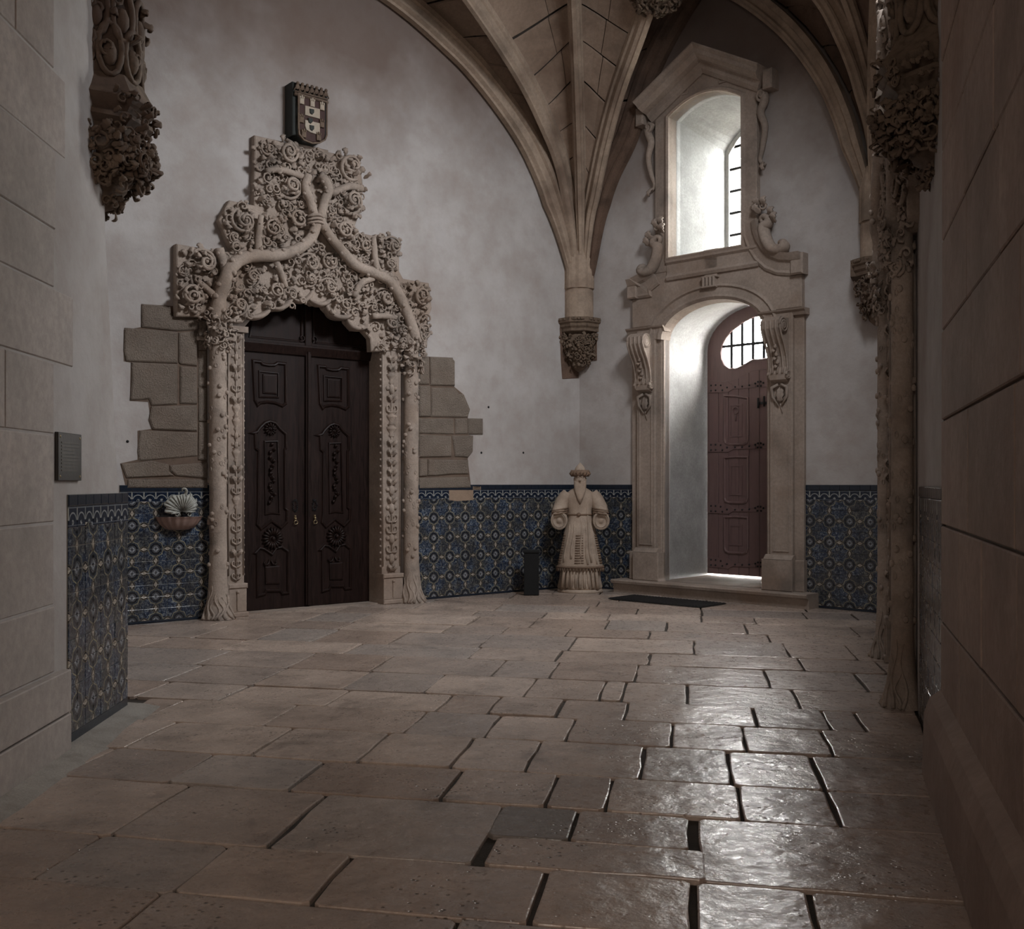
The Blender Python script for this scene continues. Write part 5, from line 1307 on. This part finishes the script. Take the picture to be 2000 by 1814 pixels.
# holy water stoup
hx, hz = FL.h(362, 1005, .1); e = empty('holy_water_stoup', TM(FL.M, hx, 0, hz)); tag(e, 'pink marble holy water stoup with grey scallop shell back left of the dark double door', 'stoup')
def h_(zx, zy, v=.08): x, z = FL.h(300+zx/15.117, 940+zy/15.117, v); return (x-hx, z-hz)
cpt = h_(850, 900); rim = [h_(*p) for p in ((470, 960), (300, 900), (350, 780), (280, 690), (330, 590), (440, 500), (520, 420), (660, 400), (760, 400), (850, 370), (960, 400), (1090, 360), (1150, 480), (1240, 560), (1265, 680), (1240, 800), (1200, 880), (1160, 900))]
rim = [(p.x, p.y) for p in smoothpath([(x, z, 0) for x, z in rim], 4)]
mb = MB(); v = []; n = len(rim); K = 7
for i, (x, z) in enumerate(rim):
    for k in range(K+1):
        t = k/K; rid = (1 if i % 4 < 2 else -1)*.010*t; v.append((lerp(cpt[0], x, t), -.02-.10*math.sin(t*2.3)*.9-rid-.02*t, lerp(cpt[1], z, t)+.01*math.sin(t*3.1)))
b_ = len(v); v += [(p[0], p[1]+.015, p[2]) for p in v]
fcs = [(i*(K+1)+k, i*(K+1)+k+1, (i+1)*(K+1)+k+1, (i+1)*(K+1)+k) for i in range(n-1) for k in range(K)]
mb.add(v, fcs+[tuple(b_+q for q in reversed(f_)) for f_ in fcs]+[(i*(K+1)+K, b_+i*(K+1)+K, b_+(i+1)*(K+1)+K, (i+1)*(K+1)+K) for i in range(n-1)], True)
for i in range(0, n, 4): x, z = rim[i]; mb.sweep([(lerp(cpt[0], x, t), -.045-.10*math.sin(t*2.3)*.9, lerp(cpt[1], z, t)) for t in (.1, .4, .7, .97)], [.003, .006, .008, .009], 5)
tp = h_(900, 380); mb.sweep(smoothpath([(tp[0], -.09, tp[1]-.02), (tp[0]+.012, -.12, tp[1]+.03), (tp[0]-.01, -.14, tp[1]+.065), (tp[0]-.04, -.13, tp[1]+.06), (tp[0]-.035, -.12, tp[1]+.04)], 3), [.022, .021, .019, .017, .016, .015, .014, .013, .012, .011, .01, .009, .008], 7)
for sg in (-1, 1): curl(mb, (cpt[0]+sg*.07, -.09, cpt[1]-.03), (0, -1, 0), .035, .012, 1.2, .5)
mb.build('shell_back', SHL, e)
A, B = h_(250, 1050, .2), h_(1590, 1040, .2); cxb = (A[0]+B[0])/2; wb = (B[0]-A[0])/2; ztb = (A[1]+B[1])/2; zbb = h_(950, 1450, .2)[1]
mb = MB(); hgt = ztb-zbb
pr = [(.25, 0), (.42, .02), (.62, .16), (.80, .42), (.93, .74), (1.0, .97), (1.03, 1.0), (.97, .97), (.85, .72), (.6, .4), (.05, .25)]
mb.lathe([(r*wb, q_*hgt) for r, q_ in pr], 56, (cxb, 0, zbb), a0=-math.pi, a1=0, fn=lambda r, z, a: r*(1+.035*math.sin(a*18)*min(1, r/wb*1.2)), sy=.85)
mb.build('basin', PINK, e)
# plaque on the left pier
px0, pz0 = FP.h(107, 935); px1, pz1 = FP.h(153, 852); e = empty('wall_plaque', TM(FP.M, (px0+px1)/2, 0, (pz0+pz1)/2)); tag(e, 'small dark metal plaque fixed with screws on the left pier above the tiles', 'plaque')
hw, hh = (px1-px0)/2, (pz1-pz0)/2+.01; mb = MB(); mb.bbox(-hw, hw, -.02, 0, -hh, hh, .003); mb.build('plate', BRZ, e)
for sx in (-1, 1):
    for sz_ in (-1, 1): mb = MB(); mb.ball((sx*(hw-.03), -.02, sz_*(hh-.025)), .009, sc=(1, .5, 1)); mb.build('screw', BRS, e)
mb = MB(); q = random.Random(2)
for i in range(9):
    z = hh-.06-i*(2*hh-.1)/9; mb.box(-hw*.75, hw*q.uniform(.3, .75), -.0225, -.019, z-.005, z+.005)
mb.build('worn_inscription', m_dark('rubbed_bronze', (.07, .06, .05), .5, .4), e)
# door mat
mc = [gp(*p) for p in ((1265, 1161), (1330, 1160), (1412, 1173), (1400, 1181), (1345, 1178))]
cxm = sum(p[0] for p in mc)/5; cym = sum(p[1] for p in mc)/5
fx = Fr(FR.w(dc, -.95), (FR.u[0], FR.u[1])); e = empty('door_mat', TM(FR.M, dc-.25, -.80, .004)); tag(e, 'thin black ribbed mat lying on the floor before the stone step', 'door mat')
mb = MB(); mb.bbox(-.62, .62, -.001, .0, 0, 0, 0) if False else None
mb = MB(); mb.box(-.75, .75, -.30, .30, 0, .012); mb.build('mat_base', RUB, e); mb = MB()
for i in range(29): x = -.73+i*.052; mb.box(x-.013, x+.013, -.285, .285, .012, .018)
o = mb.build('rib', RUB, e); o['kind'] = 'stuff'; o.name = 'ribbed_surface'
# small holes and marks in the plaster
for k, (px_, py_) in enumerate(((249, 862), (940, 884), (1022, 884), (954, 795))):
    x, z = FL.h(px_, py_); mb = MB(); mb.sweep([(x, -.004, z), (x, .01, z)], .016, 10); mb.build('anchor_hole', BOX, wall_left)

for W_, P in ((wall_left, [FL.h(*p) for p in ((1093, 640), (1128, 640), (1130, 738), (1098, 740), (1095, 700))]), (wall_back, [FR.h(*p) for p in ((1134, 640), (1166, 642), (1166, 704), (1134, 706))])):
    block(W_, P, DKS, proud=.012, bev=.004, y1=.02)
